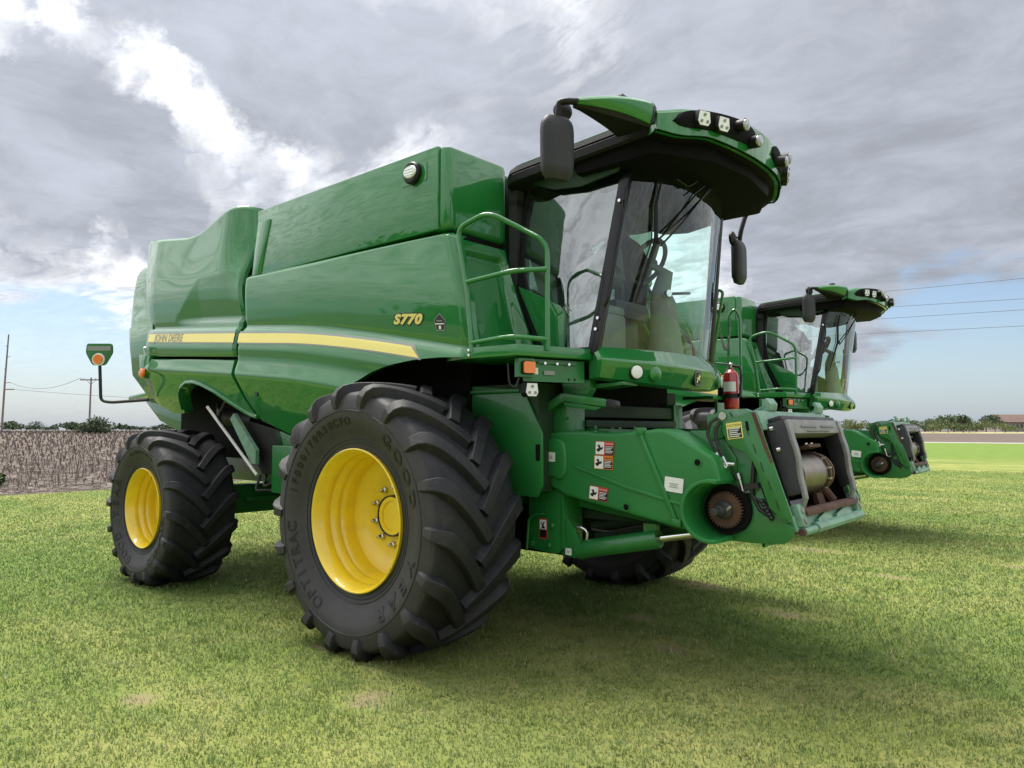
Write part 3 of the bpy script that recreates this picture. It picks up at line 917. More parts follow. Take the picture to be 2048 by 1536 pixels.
    MB().prism([(-2.85, 1.70), (-2.25, 1.60), (-2.05, 1.20), (-2.55, 1.15), (-2.8, 1.40)], 'y', -1.10, -1.2).build('mud_flap', 'black_plastic', root)
    hb = MB()
    hb.tube(fillet([(-2.55, -1.15, 1.16), (-2.45, -1.25, 1.02), (-2.30, -1.2, 1.10), (-2.2, -1.1, 1.05), (-1.6, -.9, .92)], .06), .014, 8)
    hb.tube(fillet([(-2.62, -1.18, 1.14), (-2.60, -1.25, .98), (-2.40, -1.22, 1.0), (-2.2, -1.1, .98)], .06), .014, 8)
    hb.build('hydraulic_hose', 'hose', root)
    # warning lamp on its arm
    arm = MB().tube(fillet([(-4.60, -1.50, 1.96), (-4.95, -1.78, 1.93), (-5.04, -1.86, 1.95), (-5.06, -1.88, 2.42)], .08), .018, 10).build('lamp_arm', 'grey_plastic', root)
    sg = [(-.15, .16), (.15, .16), (.16, .05), (.075, -.10), (-.075, -.10), (-.16, .05)]
    def arm_plate(pts, d, t, m, nm):
        Rv = Vector((c_, s_, 0)); cc = Vector((-5.06, -1.88, 2.47)); N = Vector((s_, -c_, 0))
        n = len(pts); vs = [cc + Rv * a + V(0, 0, b) + N * d for a, b in pts] + [cc + Rv * a + V(0, 0, b) + N * (d + t) for a, b in pts]
        return MB().add(vs, [tuple(range(n)), tuple(range(2 * n - 1, n - 1, -1))] + [(i, i + n, (i + 1) % n + n, (i + 1) % n) for i in range(n)]).build(nm, m, arm, smooth=False)
    arm_plate(round_poly(sg, .03), 0, .02, 'green_frame', 'lamp_shield')
    arm_plate([(-.14, .13), (.14, .13), (.135, .075), (-.135, .075)], .02, .004, 'decal_grey', 'reflective_band')
    arm_plate([(.075 * math.cos(a), -.03 + .075 * math.sin(a)) for a in np.linspace(0, 2 * math.pi, 24, endpoint=False)], .02, .012, 'decal_white', 'lamp_ring')
    arm_plate([(.055 * math.cos(a), -.03 + .055 * math.sin(a)) for a in np.linspace(0, 2 * math.pi, 24, endpoint=False)], .032, .018, 'amber_lens', 'amber_lamp')
    build_front(root)
    build_cab(root)
    build_feeder(root)
    return root


def led_lamp(o, M, parent, s=.09):
    """white four-cornered work lamp with three dark LEDs, in a black housing"""
    R_, U, N = M; o = Vector(o)
    h = [(-.50, .55), (.50, .55), (.62, -.25), (.40, -.58), (-.40, -.58), (-.62, -.25)]

    def pl(pts, d, t, m, nm, par):
        n = len(pts); vs = [o + R_ * a * s + U * b * s + N * d for a, b in pts] + [o + R_ * a * s + U * b * s + N * (d + t) for a, b in pts]
        return MB().add(vs, [tuple(range(n)), tuple(range(2 * n - 1, n - 1, -1))] + [(i, i + n, (i + 1) % n + n, (i + 1) % n) for i in range(n)]).build(nm, m, par, smooth=False)
    hs = pl([(a * 1.12, b * 1.12) for a, b in h], -.06, .064, 'black_plastic', 'led_lamp', parent)
    pl(h, .004, .006, 'lamp_white', 'lamp_face', hs)
    for (a, b) in ((0, .28), (-.30, -.26), (.30, -.26)):
        pl([(a + .12 * math.cos(t), b + .13 * math.sin(t)) for t in np.linspace(0, 2 * math.pi, 12, endpoint=False)], .010, .008, 'decal_grey', 'led', hs)
    return hs


def round_lamp(o, N, r, parent, depth=.12):
    o = Vector(o); N = Vector(N).normalized()
    b = MB().tube([o - N * depth, o - N * depth * .6, o - N * .03, o], [r * .55, r * .9, r, r * 1.02], 20).build('round_lamp', 'black_plastic', parent)
    MB().tube([o - N * .005, o + N * .010, o + N * .018], [r * .93, r * .90, r * .6], 20).build('lamp_lens', 'lamp_lens', b)
    return b


def build_front(root):
    for S in (-1, 1):
        pf = MB(); y = S
        pts = [(.45, 1.50), (.685, 1.565), (1.15, 1.53), (1.338, .93), (1.30, .3), (.45, .3)]
        pf.prism([(a, S * b) for a, b in pts], 'z', 2.105, 2.182)
        p = pf.build('platform', 'green_paint', root, bevel=.006)
        for z in (2.125, 2.16):
            MB().lathe([(0, .012), (.008, .012), (.012, .006)], (.735, S * 1.562, z), 'y', 8, flip=S, caps=True).build('bolt', 'chrome', p)
        # inner wheel guard plate
        g = MB().prism([(.05, 1.97), (.80, 1.905), (.85, 1.86), (1.0, 1.58), (1.005, 1.20), (.955, 1.115), (.30, 1.13), (.05, 1.40)], 'y', S * 1.075, S * 1.055)
        g.span(.20, .80, S * 1.075, S * 1.10, 1.885, 1.91)
        gp = g.build('wheel_guard', 'green_frame', root, bevel=.006)
        MB().span(.945, .985, S * 1.0765, S * 1.079, 1.38, 1.50).build('guard_slot', 'black_void', gp)
        MB().span(.05, .95, S * .80, S * 1.05, 1.15, 1.95).build('front_frame', 'green_dark', root)
        # post carrying the lift cylinder
        po = MB().prism([(.70, 1.60), (1.03, 1.60), (1.03, .735), (.96, .68), (.70, .70)], 'y', S * .86, S * .80)
        po.span(1.01, 1.035, S * .865, S * .62, .73, 1.6)
        post = po.build('axle_post', 'green_frame', root, bevel=.006)
        MB().prism([(1.0, .98), (1.04, .96), (1.15, .79), (1.155, .70), (1.10, .66), (.98, .68)], 'y', S * .82, S * .79).build('gusset', 'green_frame', post, bevel=.004)
        for (x, z) in ((.93, .89), (.90, .74), (.74, .74)):
            MB().lathe([(0, .022), (.012, .022), (.018, .012), (.02, .001)], (x, S * .86, z), 'y', 10, flip=S).build('bolt', 'green_frame', post)
        if S < 0:
            sticker('small', (.845, -.862, .86), .075, .15, post)
            sticker('white', (1.05, -.822, .705), .055, .05, post)
            MB().tube(fillet([(.715, -.90, .70), (.735, -.90, .93), (.80, -.90, .97), (.88, -.88, .975)], .06), .010, 8).build('grab_handle', 'green_frame', post)
        # lift cylinder
        cy = MB(); a, b, c = V(1.10, S * .76, .715), V(1.775, S * .76, .862), V(2.06, S * .76, .924)
        cy.tube([a, a + (b - a) * .02, a + (b - a) * .08, b - (b - a) * .02, b], [.062, .072, .066, .066, .058], 24)
        cyl = cy.build('lift_cylinder', 'green_frame', root)
        MB().cyl(b - (b - a) * .01, c, .026, n=20).build('cylinder_rod', 'chrome', cyl)
        MB().cyl(V(1.10, S * .80, .715), V(1.10, S * .70, .715), .05, n=20).build('cylinder_eye', 'green_frame', cyl)
        MB().span(1.66, 1.76, S * .78, S * .73, .89, .96).build('cylinder_port', 'green_frame', cyl)
        MB().tube(fillet([V(1.17, S * .76, .77), V(1.175, S * .76, .86), V(1.13, S * .77, .885), V(1.06, S * .77, .88)], .04), .014, 10).build('steel_elbow', 'steel', cyl)
        MB().tube(fillet([V(1.19, S * .72, .87), V(1.35, S * .70, .86), V(1.60, S * .72, .93), V(1.70, S * .74, .93)], .05), .012, 8).build('hydraulic_hose', 'hose', cyl)
    # railing on the near platform
    rl = MB(); r = .0185
    rl.tube(fillet([(.755, -1.552, 2.15), (.70, -1.552, 2.62), (.60, -1.552, 3.06), (.90, -1.552, 3.125), (1.235, -1.305, 2.905), (1.228, -1.30, 2.15)], .10, 7), r, 12)
    rail = rl.build('guard_rail', 'green_paint', root)
    MB().tube(fillet([(.692, -1.552, 2.655), (1.12, -1.54, 2.68), (1.235, -1.30, 2.715)], .10, 6), r * .95, 12).build('middle_rail', 'green_paint', rail)
    MB().tube(fillet([(.748, -1.552, 2.215), (1.10, -1.54, 2.235), (1.23, -1.30, 2.225)], .10, 6), r * .95, 12).build('lower_rail', 'green_paint', rail)
    # lamp panel under the platform front edge
    A, B = V(1.105, -1.50, 0), V(1.30, -.95, 0); Rv = (B - A).normalized(); N = V(Rv.y, -Rv.x, 0); M = (Rv, V(0, 0, 1), N)
    o = A.lerp(B, .58) + V(0, 0, 2.015) - N * .04
    lp = face(M, o, .50, .155, .02, 'green_frame', 'lamp_panel', root)
    face(M, o + Rv * .01 + V(0, 0, .055) + N * .02, .32, .012, .02, 'green_frame', 'panel_ledge', lp)
    for q in (-.10, 0.0, .10): MB().tube([o + Rv * q + V(0, 0, .05) + N * .03, o + Rv * q + V(0, 0, .05) + N * .05], .010, 8).build('bolt', 'chrome', lp)
    for (q, w) in ((.165, -.055), (.115, -.055), (.14, .055)): face(M, o + Rv * q + V(0, 0, w) + N * .02, .012, .016, .002, 'black_void', 'slot', lp)
    face(M, o + Rv * -.165 + V(0, 0, -.005) + N * .02, .045, .045, .003, 'decal_white', 'sticker', lp)
    face(M, o + Rv * -.055 + V(0, 0, -.015) + N * .02, .085, .028, .012, 'decal_grey', 'name_plate', lp)
    am = face(M, o + Rv * -.255 + V(0, 0, .012) + N * .0, .125, .125, .06, 'green_frame', 'turn_lamp', root)
    face(M, o + Rv * -.25 + V(0, 0, .012) + N * .06, .10, .09, .02, 'black_plastic', 'lamp_housing', am, r=.015)
    face(M, o + Rv * -.25 + V(0, 0, .012) + N * .08, .088, .078, .014, 'amber_lens', 'amber_lens', am, r=.012)
    MB().tube(fillet([o + Rv * -.28 + V(0, 0, -.05), o + Rv * -.31 + V(0, 0, -.13), o + Rv * -.36 + V(0, 0, -.10), o + Rv * -.37 + V(0, 0, .04)], .04), .007, 6).build('cable', 'hose', am)
    led_lamp(o + Rv * -.20 + V(0, 0, -.135) + N * .03, M, root, .078)
    # prop arm
    pa = MB()
    seg = [(.84, 1.745), (1.075, 1.862), (1.47, 1.79)]
    pa.prism([(.83, 1.70), (.86, 1.765), (1.06, 1.872), (1.10, 1.872), (1.47, 1.818), (1.46, 1.765), (1.10, 1.812), (1.07, 1.808), (.90, 1.722)], 'y', -.93, -.88)
    pa.prism([(1.08, 1.808), (1.42, 1.765), (1.36, 1.742), (1.10, 1.775)], 'y', -.925, -.885)
    arm = pa.build('prop_arm', 'green_frame', root, bevel=.004)
    MB().prism([(1.465, 1.822), (1.54, 1.806), (1.548, 1.775), (1.54, 1.755), (1.458, 1.765)], 'y', -.935, -.875).build('grip', 'grey_plastic', arm, bevel=.006)
    # front frame column and cross beams above the feeder house
    MB().span(.92, 1.12, .70, .86, 1.2, 1.83).build('front_column', 'green_frame', root, bevel=.008)
    cl = MB(); cl.span(.92, 1.12, -.86, -.70, 1.2, 1.83)
    col = cl.build('front_column', 'green_frame', root, bevel=.008)
    for (x, z) in ((1.0, 1.72), (1.07, 1.69)): MB().cyl((x, -.87, z), (x, -.845, z), .014, n=8).build('bolt', 'green_frame', col)
    cb = MB(); cb.span(1.0, 1.10, -.70, .70, 1.70, 1.80); cb.span(1.08, 1.14, -.70, .70, 1.62, 1.68); cb.build('cross_beam', 'green_dark', root, bevel=.01)
    MB().span(.5, 1.0, -.80, .80, 1.2, 2.1).build('front_bulkhead', 'black_void', root)
    br = MB(); br.prism([(1.02, 1.97), (1.28, 1.97), (1.28, 1.90), (1.24, 1.84), (1.05, 1.82)], 'y', -.86, -.78); br.prism([(1.26, 1.94), (1.52, 1.95), (1.52, 1.925), (1.26, 1.905)], 'y', -.80, -.60)
    br.build('cab_mount', 'green_frame', root, bevel=.005)
    # clutter under the feeder house
    MB().span(.30, .98, -.62, .62, .62, 1.25).build('dark_block', 'black_void', root, bevel=.05)  # black block added to keep the space under the feeder house dark
    uc = MB()
    uc.tube(fillet([(.95, -.55, .98), (1.3, -.55, 1.0), (1.36, -.55, .92)], .03), .010, 6); uc.cyl((1.05, -.5, .86), (1.75, -.5, 1.02), .035, n=10); uc.cyl((1.1, -.45, .95), (1.7, -.42, 1.02), .018, n=8)
    uc.span(1.0, 1.9, -.58, .58, .93, .99); uc.cyl((1.15, -.60, .80), (1.8, -.60, .93), .03, n=8)
    uc.build('drive_linkage', 'green_dark', root)
    # handrails and steps on the far platform
    lr = MB()
    lr.tube(fillet([(1.10, 1.30, 2.00), (1.20, 1.25, 2.35), (1.33, 1.2, 2.93), (1.38, 1.2, 2.90), (1.26, 1.24, 2.35), (1.18, 1.28, 2.00)], .05, 5), .014, 10)
    lr.tube(fillet([(1.28, 1.50, 1.95), (1.31, 1.48, 2.72), (1.37, 1.48, 2.78), (1.41, 1.50, 2.70), (1.40, 1.52, 1.95)], .05, 5), .014, 10)
    hr = lr.build('handrail', 'green_paint', root)
    st = MB(); st.prism([(1.05, 1.0), (1.36, 1.0), (1.36, 1.56), (1.05, 1.56)], 'z', 1.885, 1.915)
    for k in range(4): st.span(1.12, 1.55, 1.62 + .02 * k, 1.82, .55 + .34 * k, .575 + .34 * k)
    st.span(1.10, 1.13, 1.58, 1.86, .5, 1.9); st.span(1.55, 1.58, 1.58, 1.86, .5, 1.9)
    st.build('boarding_steps', 'green_frame', root, bevel=.004)
    # safety chain: links hung from one rail to the other
    link = MB(); ring = []
    pts = [(.011 * math.cos(a), 0, .019 * math.sin(a)) for a in np.linspace(0, 2 * math.pi, 10)]
    link.tube(pts, .0032, 5, caps=False)
    first = link.build('chain_link', 'interior_grey', hr)
    spots = []
    for (p, q, sag) in ((V(1.32, 1.22, 2.70), V(1.33, 1.48, 2.66), .30), (V(1.25, 1.24, 2.42), V(1.30, 1.50, 2.40), .36)):
        n = 26
        for k in range(n + 1):
            t = k / n
            spots.append(p.lerp(q, t) + V(0, 0, -sag * 4 * t * (1 - t)))
    for k, sp in enumerate(spots):
        ob = first if k == 0 else first.copy()
        if k: COL.objects.link(ob)
        ob.location = sp; ob.rotation_euler = (0, random.uniform(-.4, .4), (k % 2) * math.pi / 2)


def build_cab(root):
    # floor and rear wall
    fl = MB(); fl.prism([(.55, -.88), (1.34, -.88), (1.50, -.6), (1.57, 0), (1.50, .6), (1.34, .88), (.55, .88)], 'z', 2.13, 2.19); fl.build('cab_floor', 'interior_dark', root)
    rw = MB(); rw.span(.50, .58, -.86, .86, 2.15, 2.75); rw.span(.50, .58, -.86, .86, 3.40, 3.6); rw.span(.50, .58, -.86, -.70, 2.7, 3.45); rw.span(.50, .58, .70, .86, 2.7, 3.45); rw.build('cab_rear_wall', 'interior_dark', root)
    MB().span(.53, .54, -.70, .70, 2.75, 3.40).build('rear_window', 'cab_glass', root)
    MB().sheet(lambda u, v: wscreen(lerp(-1, 1, u), lerp(0, 1.0, v)), 48, 14).build('windscreen', 'cab_glass', root, angle=80)
    XL = [(2.15, .92), (2.30, .85), (2.55, .72), (2.85, .615), (3.16, .565), (3.4, .58), (3.64, .62)]
    xl, yl = smooth_tab(XL, .05)
    for S in (-1, 1):
        def sg(u, v):
            z = lerp(2.20, 3.58, v); a = float(np.interp(z, xl, yl)); b = lerp(1.36, 1.56, (z - 2.19) / 1.33)
            x = lerp(a, b, u)
            return (x, S * (lerp(.91, .755, (z - 2.19) / 1.33) + .03 * math.sin(math.pi * u)), z)
        MB().sheet(sg, 16, 14).build('side_window', 'side_glass' if S < 0 else 'cab_glass', root, angle=80)
        pt = [Vector(wscreen(S, t)) + V(.0, S * .012, 0) for t in np.linspace(-.03, 1.03, 10)]
        MB().loft([[p + V(.036, S * .006, 0), p + V(-.045, S * .018, 0), p + V(-.055, -S * .045, 0), p + V(.028, -S * .05, 0)] for p in pt]).build('front_pillar', 'black_gloss', root, bevel=.006)
        pz = np.linspace(2.19, 3.62, 14)
        hw_ = lambda z: lerp(.925, .77, (z - 2.19) / 1.33)
        MB().loft([[V(float(np.interp(z, xl, yl)) + .025, S * hw_(z), z), V(float(np.interp(z, xl, yl)) - .055, S * (hw_(z) - .005), z), V(float(np.interp(z, xl, yl)) - .055, S * (hw_(z) - .09), z), V(float(np.interp(z, xl, yl)) + .02, S * (hw_(z) - .05), z)] for z in pz]).build('rear_pillar', 'black_plastic', root)
        # green quarter panel under the side window
        MB().prism(round_poly([(.665, 2.72), (.80, 2.66), (1.06, 2.525), (1.115, 2.46), (1.10, 2.19), (.93, 2.19), (.84, 2.36)], .02), 'y', S * .915, S * .945).build('quarter_panel', 'green_paint', root, bevel=.008)
        gt = MB().prism(round_poly([(1.075, 2.56), (1.19, 2.44), (1.235, 2.36), (1.25, 2.23), (1.12, 2.215), (1.125, 2.45)], .03), 'y', S * .890, S * .905).build('door_trim', 'interior_grey', root, bevel=.004)
        # dark sheet behind the rear glass, painted in for the tank's reflection
        MB().prism(round_poly([(.60, 3.50), (.78, 3.36), (.88, 3.18), (.86, 2.90), (.83, 2.70), (.70, 2.66), (.60, 3.0)], .05), 'y', S * .70, S * .72).build('tank_reflection', 'interior_dark', root)
    # window latch handle on the near pillar
    hd = MB(); P = lambda t, dx, dy: wscreen(-1, t) + V(dx, dy, 0)
    hd.tube(fillet([P(.22, .03, -.02), P(.26, .06, -.035), P(.62, .055, -.035), P(.72, .06, -.04), P(.80, .02, -.03), P(.82, .03, -.02)], .05, 4), .011, 8)
    hd.build('pillar_handle', 'black_gloss', root)
    for t in (.10, .16, .80): MB().cyl(wscreen(-1, t) + V(.0, -.03, 0), wscreen(-1, t) + V(.0, -.045, 0), .012, n=10).build('pillar_bolt', 'chrome', root)
    # skirt under the windscreen
    def sk(u, v):
        a = lerp(-1, 1, u); b = 1 - abs(a) ** 2.0
        prof = [(0, .02 + .02 * b, 1.965 - .055 * b), (.12, .075, 1.975 - .050 * b), (.5, .105 + .01 * b, 2.06 - .035 * b), (.58, .110 + .012 * b, 2.10 - .03 * b), (.64, .100 + .012 * b, 2.118 - .03 * b), (.95, .02, 2.196), (1.0, -.03, 2.20)]
        x = ip([(p[0], p[1]) for p in prof], v); z = ip([(p[0], p[2]) for p in prof], v)
        base = wscreen(a, 0)
        n = Vector((1, .55 * a * abs(a), 0)).normalized()
        q = base + n * (x - .01); q.z = z
        return q
    skirt = MB().sheet(sk, 60, 40, (-.04, 0, 0)).build('cab_skirt', 'green_paint', root, angle=25)
    for S in (-1, 1):
        p = sk(.5 + S * .5, .5)
        MB().prism([(1.30, 1.97), (1.42, 1.975), (1.44, 2.06), (1.43, 2.12), (1.36, 2.195), (1.30, 2.195)], 'y', S * .905, S * .88).build('skirt_end', 'green_paint', root, bevel=.006)
    # lamp recess in the skirt
    rcs = MB(); q = [(-.80, .50), (-.70, .30), (-.52, .30), (-.34, .42), (-.42, .55), (-.74, .56)]
    for S in (1, -1):
        pts = [sk(.5 + S * a / 2, v) + V(.004, -.002 * 0, 0) for a, v in q]
        MB().add(pts + [p + V(-.02, 0, 0) for p in pts], [tuple(range(6)), tuple(range(11, 5, -1))] + [(i, (i + 1) % 6, (i + 1) % 6 + 6, i + 6) for i in range(6)]).build('lamp_recess', 'green_frame', skirt)
        p = sk(.5 - S * .735 / 2, .40); n = Vector((1, -.45 * S, -.05)).normalized()
        MB().tube([p - n * .03, p + n * .012], [.056, .056], 24).build('lamp_bezel', 'black_plastic', skirt)
        MB().tube([p + n * .010, p + n * .020, p + n * .024], [.048, .046, .035], 24).build('skirt_lamp', 'lamp_white', skirt)
        p2 = sk(.5 - S * .56 / 2, .40); n2 = Vector((1, -.35 * S, -.05)).normalized()
        MB().tube([p2 - n2 * .03, p2 + n2 * .012, p2 + n2 * .026, p2 + n2 * .032], [.055, .055, .038, .01], 20).build('lamp_blank', 'green_paint', skirt)
    # emblem
    e0 = sk(.5, .42) + V(.006, 0, 0); Me = (V(0, 1, 0), V(0.05, 0, 1).normalized(), V(1, 0, -.05).normalized())
    def em(pts, d, t, m, nm, par):
        R_, U, N = Me; n = len(pts); vs = [e0 + R_ * a + U * b + N * d for a, b in pts] + [e0 + R_ * a + U * b + N * (d + t) for a, b in pts]
        return MB().add(vs, [tuple(range(n)), tuple(range(2 * n - 1, n - 1, -1))] + [(i, i + n, (i + 1) % n + n, (i + 1) % n) for i in range(n)]).build(nm, m, par, smooth=False)
    sh = round_poly([(-.055, .062), (.055, .062), (.062, -.02), (.04, -.062), (-.04, -.062), (-.062, -.02)], .02)
    eb = em(sh, -.01, .016, 'decal_black', 'emblem', skirt)
    em([(a * .88, b * .88) for a, b in sh], .006, .002, 'decal_grey', 'emblem_border', eb)
    em([(a * .78, b * .78) for a, b in sh], .008, .002, 'green_dark', 'emblem_field', eb)
    deer = [(-.032, -.034), (-.020, -.010), (-.030, .006), (-.006, .010), (.008, .022), (.004, .040), (.014, .026), (.024, .040), (.022, .022), (.034, .014), (.022, .008), (.018, -.004), (.034, -.020), (.014, -.012), (-.008, -.010), (-.018, -.036)]
    em(deer, .010, .002, 'yellow_decal', 'emblem_figure', eb)
    # ------------------------------------------------------------ roof
    def plan(z, ins, xf=1.98):
        pts = round_poly([(.50 + ins, -(.985 - ins)), (xf - ins, -(.985 - ins)), (xf + .17 - ins, -.55), (xf + .20 - ins, 0), (xf + .17 - ins, .55), (xf - ins, .985 - ins), (.50 + ins, .985 - ins)], [.20, .15, .2, .2, .2, .15, .20], 6)
        return [Vector((a, b, z + .07 * (a - .6) / 1.2)) for a, b in pts]
    rf = MB(); rf.loft([plan(3.535, .10), plan(3.53, .02), plan(3.545, .0), plan(3.60, -.005), plan(3.615, .012), plan(3.62, .0), plan(3.66, .01), plan(3.675, .04)])
    rf.build('roof_frame', 'black_plastic', root, angle=30)
    rt = MB(); rt.loft([plan(3.66, .03), plan(3.675, .025), plan(3.69, .05), plan(3.725, .30), plan(3.735, .5)]); rt.build('roof_top', 'green_paint', root, angle=50)
    # headliner patch visible above the side glass
    for S in (-1, 1):
        MB().prism([(.70, 3.56), (1.60, 3.56), (1.52, 3.46), (1.2, 3.42), (.95, 3.45)], 'y', S * .84, S * .86).build('window_blind', 'green_dark', root)
    # visor
    def vis(a):
        Y = 1.04 * a; X = 1.955 + .315 * (1 - abs(a) ** 2.1)
        b = 1 - a * a
        zt = 3.750 + .065 * b - .02 * smooth01((abs(a) - .8) / .2); zb = 3.655 - .085 * b - .06 * smooth01((abs(a) - .60) / .30)
        return X, Y, zt, zb
    rings = []; rings_b = []
    for a in np.linspace(-1, 1, 41):
        X, Y, zt, zb = vis(a); n = Vector((1, .62 * a, 0)).normalized()
        hgt = zt - zb
        pr = [(-.40, zt + .0), (-.06, zt + .012), (-.015, zt - .005), (.0, zt - .03), (-.004, lerp(zb, zt, .30)), (-.02, zb + .035), (-.045, zb), (-.12, zb - .012), (-.40, zb + .02)]
        sp = lerp(zb, zt, .03)
        gp = pr[:4] + [(-.006, sp), (-.03, sp - .004), (-.40, sp)]
        bp = [(-.03, sp - .004), (-.012, sp - .006), (-.03, zb + .02), (-.06, zb), (-.12, zb - .012), (-.40, zb + .02)]
        rings.append([Vector((X, Y, 0)) + n * d + V(0, 0, z) for d, z in gp])
        rings_b.append([Vector((X, Y, 0)) + n * d + V(0, 0, z) for d, z in bp])
    vz = MB().loft(rings).build('roof_visor', 'green_paint', root, angle=28)
    MB().loft(rings_b).build('visor_underside', 'soffit_black', vz, angle=28)
    # dark soffit linking visor and roof
    MB().prism([(1.2, -.93), (1.86, -.93), (2.10, -.5), (2.16, 0), (2.10, .5), (1.86, .93), (1.2, .93)], 'z', 3.485, 3.66).build('visor_soffit', 'soffit_black', root, bevel=.03)
    for S in (-1, 1):
        def rc(u, v):
            a = S * lerp(.90, .13, u); X, Y, zt, zb = vis(a)
            e = math.sqrt(max(0, 1 - (2 * u - 1) ** 4))
            z = lerp(lerp(zb, zt, .5 - .24 * e), lerp(zb, zt, .5 + .46 * e), v)
            n = Vector((1, .62 * a, 0)).normalized()
            return Vector((X, Y, z)) + n * (.006 + .01 * math.sin(math.pi * v))
        MB().sheet(rc, 20, 6, (-.03, 0, 0)).build('lamp_bay', 'black_void', vz)
        for (a, dz_) in ((-.72, .012), (-.565, -.002)):
            X, Y, zt, zb = vis(a); n = V(1, .85 * a * 1.0, -.10).normalized(); n.y *= S * -1 * -1 if S < 0 else -1
            n = V(1, -.62 * abs(a) if S < 0 else .62 * abs(a), -.12).normalized()
            R_ = V(0, 0, 1).cross(n).normalized(); U = n.cross(R_)
            led_lamp(V(X, -abs(Y) if S < 0 else abs(Y), lerp(zb, zt, .52) + dz_) + n * .045, (R_, U, n), vz, .082)
        for (a, dz_, nn) in ((.40, .03, .0), (.25, -.045, .1)):
            X, Y, zt, zb = vis(a)
            round_lamp(V(X + .075, S * abs(Y), lerp(zb, zt, .52) + dz_), V(1, S * (.12 + nn), -.10), .044, vz, .15)
    # wings with mirrors
    for S in (-1, 1):
        wings = []
        for t in np.linspace(0, 1, 9):
            y = lerp(1.055, 1.50, t); x = lerp(1.945, 1.66, t ** 1.2); hh = lerp(.145, .035, t ** 1.1); dp = lerp(.30, .07, t); zt = lerp(3.775, 3.735, t)
            zt += .02 * math.sin(math.pi * t)
            wings.append([V(x - dp, S * y, zt - .01), V(x - .03, S * y, zt + .008), V(x, S * y, zt - .02), V(x - .01, S * y, zt - hh * .62), V(x - .03, S * y, zt - hh), V(x - dp, S * y, zt - hh * .75)])
        wg = MB().loft(wings).build('mirror_wing', 'green_paint', root, bevel=.008)
        wu = []
        for t in np.linspace(0, 1, 9):
            y = lerp(1.04, 1.49, t); x = lerp(1.945, 1.66, t ** 1.2) - .02; hh = lerp(.145, .035, t ** 1.1); dp = lerp(.28, .05, t); zt = lerp(3.775, 3.735, t) + .02 * math.sin(math.pi * t)
            dr = .018 * math.sin(math.pi * min(t * 1.1, 1)) + .012
            wu.append([V(x - dp, S * y, zt - hh * .75), V(x - .01, S * y, zt - hh * .95), V(x - .03, S * y, zt - hh - dr), V(x - dp, S * y, zt - hh - dr)])
        MB().loft(wu).build('wing_underside', 'black_plastic', wg)
        jt = MB(); jt.prism([(1.93, 3.772), (1.944, 3.74), (1.935, 3.635), (1.88, 3.635), (1.86, 3.76)], 'y', S * 1.030, S * 1.062); jt.build('wing_joint', 'grey_plastic', wg)
        if S < 0:
            bc = MB(); bc.prism(round_poly([(1.72, -1.22), (1.80, -1.22), (1.80, -1.12), (1.72, -1.12)], .01), 'z', 3.78, 3.825, .8); bc.build('antenna_base', 'grey_plastic', wg, bevel=.006)
            mc = V(1.52, -1.565, 3.415); tz = 3.70; tip = V(1.63, -1.50, 3.715)
        else:
            mc = V(1.43, 1.47, 3.22); tz = 3.50; tip = V(1.63, 1.47, 3.71)
        ar = MB(); ar.tube(fillet([tip, V(mc.x + .06, tip.y + S * .05, tip.z - .0), V(mc.x + .02, mc.y, mc.z + .30), V(mc.x, mc.y, mc.z + .17)], .10, 8), .022, 12)
        arm = ar.build('mirror_arm', 'black_plastic', wg)
        hd = MB(); ang = math.radians(-24 if S < 0 else 2)
        Rz = Matrix.Rotation(ang, 3, 'Z')
        rings = []
        for t in np.linspace(0, 1, 15):
            z = lerp(-.205, .205, t); k = 1 - .5 * abs(2 * t - 1) ** 6 - (.10 if t < .12 else 0)
            wd = .118 * (1 - .32 * abs(2 * t - 1) ** 7) * lerp(.96, 1.0, t); dp = .052 * k
            sec = round_poly([(-.035, -wd), (dp * .55, -wd), (dp, -wd * .55), (dp, wd * .55), (dp * .55, wd), (-.035, wd)], .025, 3)
            rings.append([mc + Rz @ V(a, b, z) for a, b in sec])
        mh = MB().loft(rings).build('mirror_head', 'grey_plastic', wg, angle=50)
        sec = [(-.105, -.165), (.105, -.165), (.105, .165), (-.105, .165)]
        MB().add([mc + Rz @ V(-.038, a, b) for a, b in round_poly(sec, .03)], [tuple(range(20))]).build('mirror_glass', 'mirror_glass', mh, smooth=False)
        rc_ = mc + V(-.01, -S * .09 if S > 0 else .075, .275) if S < 0 else mc + V(-.02, -.10, .22)
        rm = MB(); nx = Rz @ V(-1, 0, 0)
        rm.tube([rc_ - nx * .03, rc_ - nx * .01, rc_ + nx * .012], [.03, .065, .066], 24); rr_ = rm.build('convex_mirror', 'black_plastic', wg)
        MB().tube([rc_ + nx * .012, rc_ + nx * .018], [.058, .05], 24).build('mirror_glass', 'mirror_glass', rr_)
        MB().cyl(rc_, mc + V(.01, 0, .25), .010, n=8).build('mirror_bracket', 'black_plastic', wg)
    # ------------------------------------------------------------ wipers
    wp = MB()
    s = lambda a, t, d=.03: wscreen(a, t) + V(d, -.3 * d * (1 if a < 0 else -1) * abs(a), 0)
    wp.tube([s(.02, .985, .06), s(-.36, .78, .05), s(-.655, .605, .045)], .008, 8)
    wp.tube([s(-.06, .975, .07), s(-.42, .72, .06), s(-.62, .575, .05)], .008, 8)
    wm = wp.build('wiper_arm', 'black_gloss', root)
    MB().tube([s(-.70, .93), s(-.72, .80, .035), s(-.665, .60, .04), s(-.72, .40, .035), s(-.755, .26)], [.006, .014, .017, .012, .006], 8).build('wiper_blade', 'black_plastic', wm)
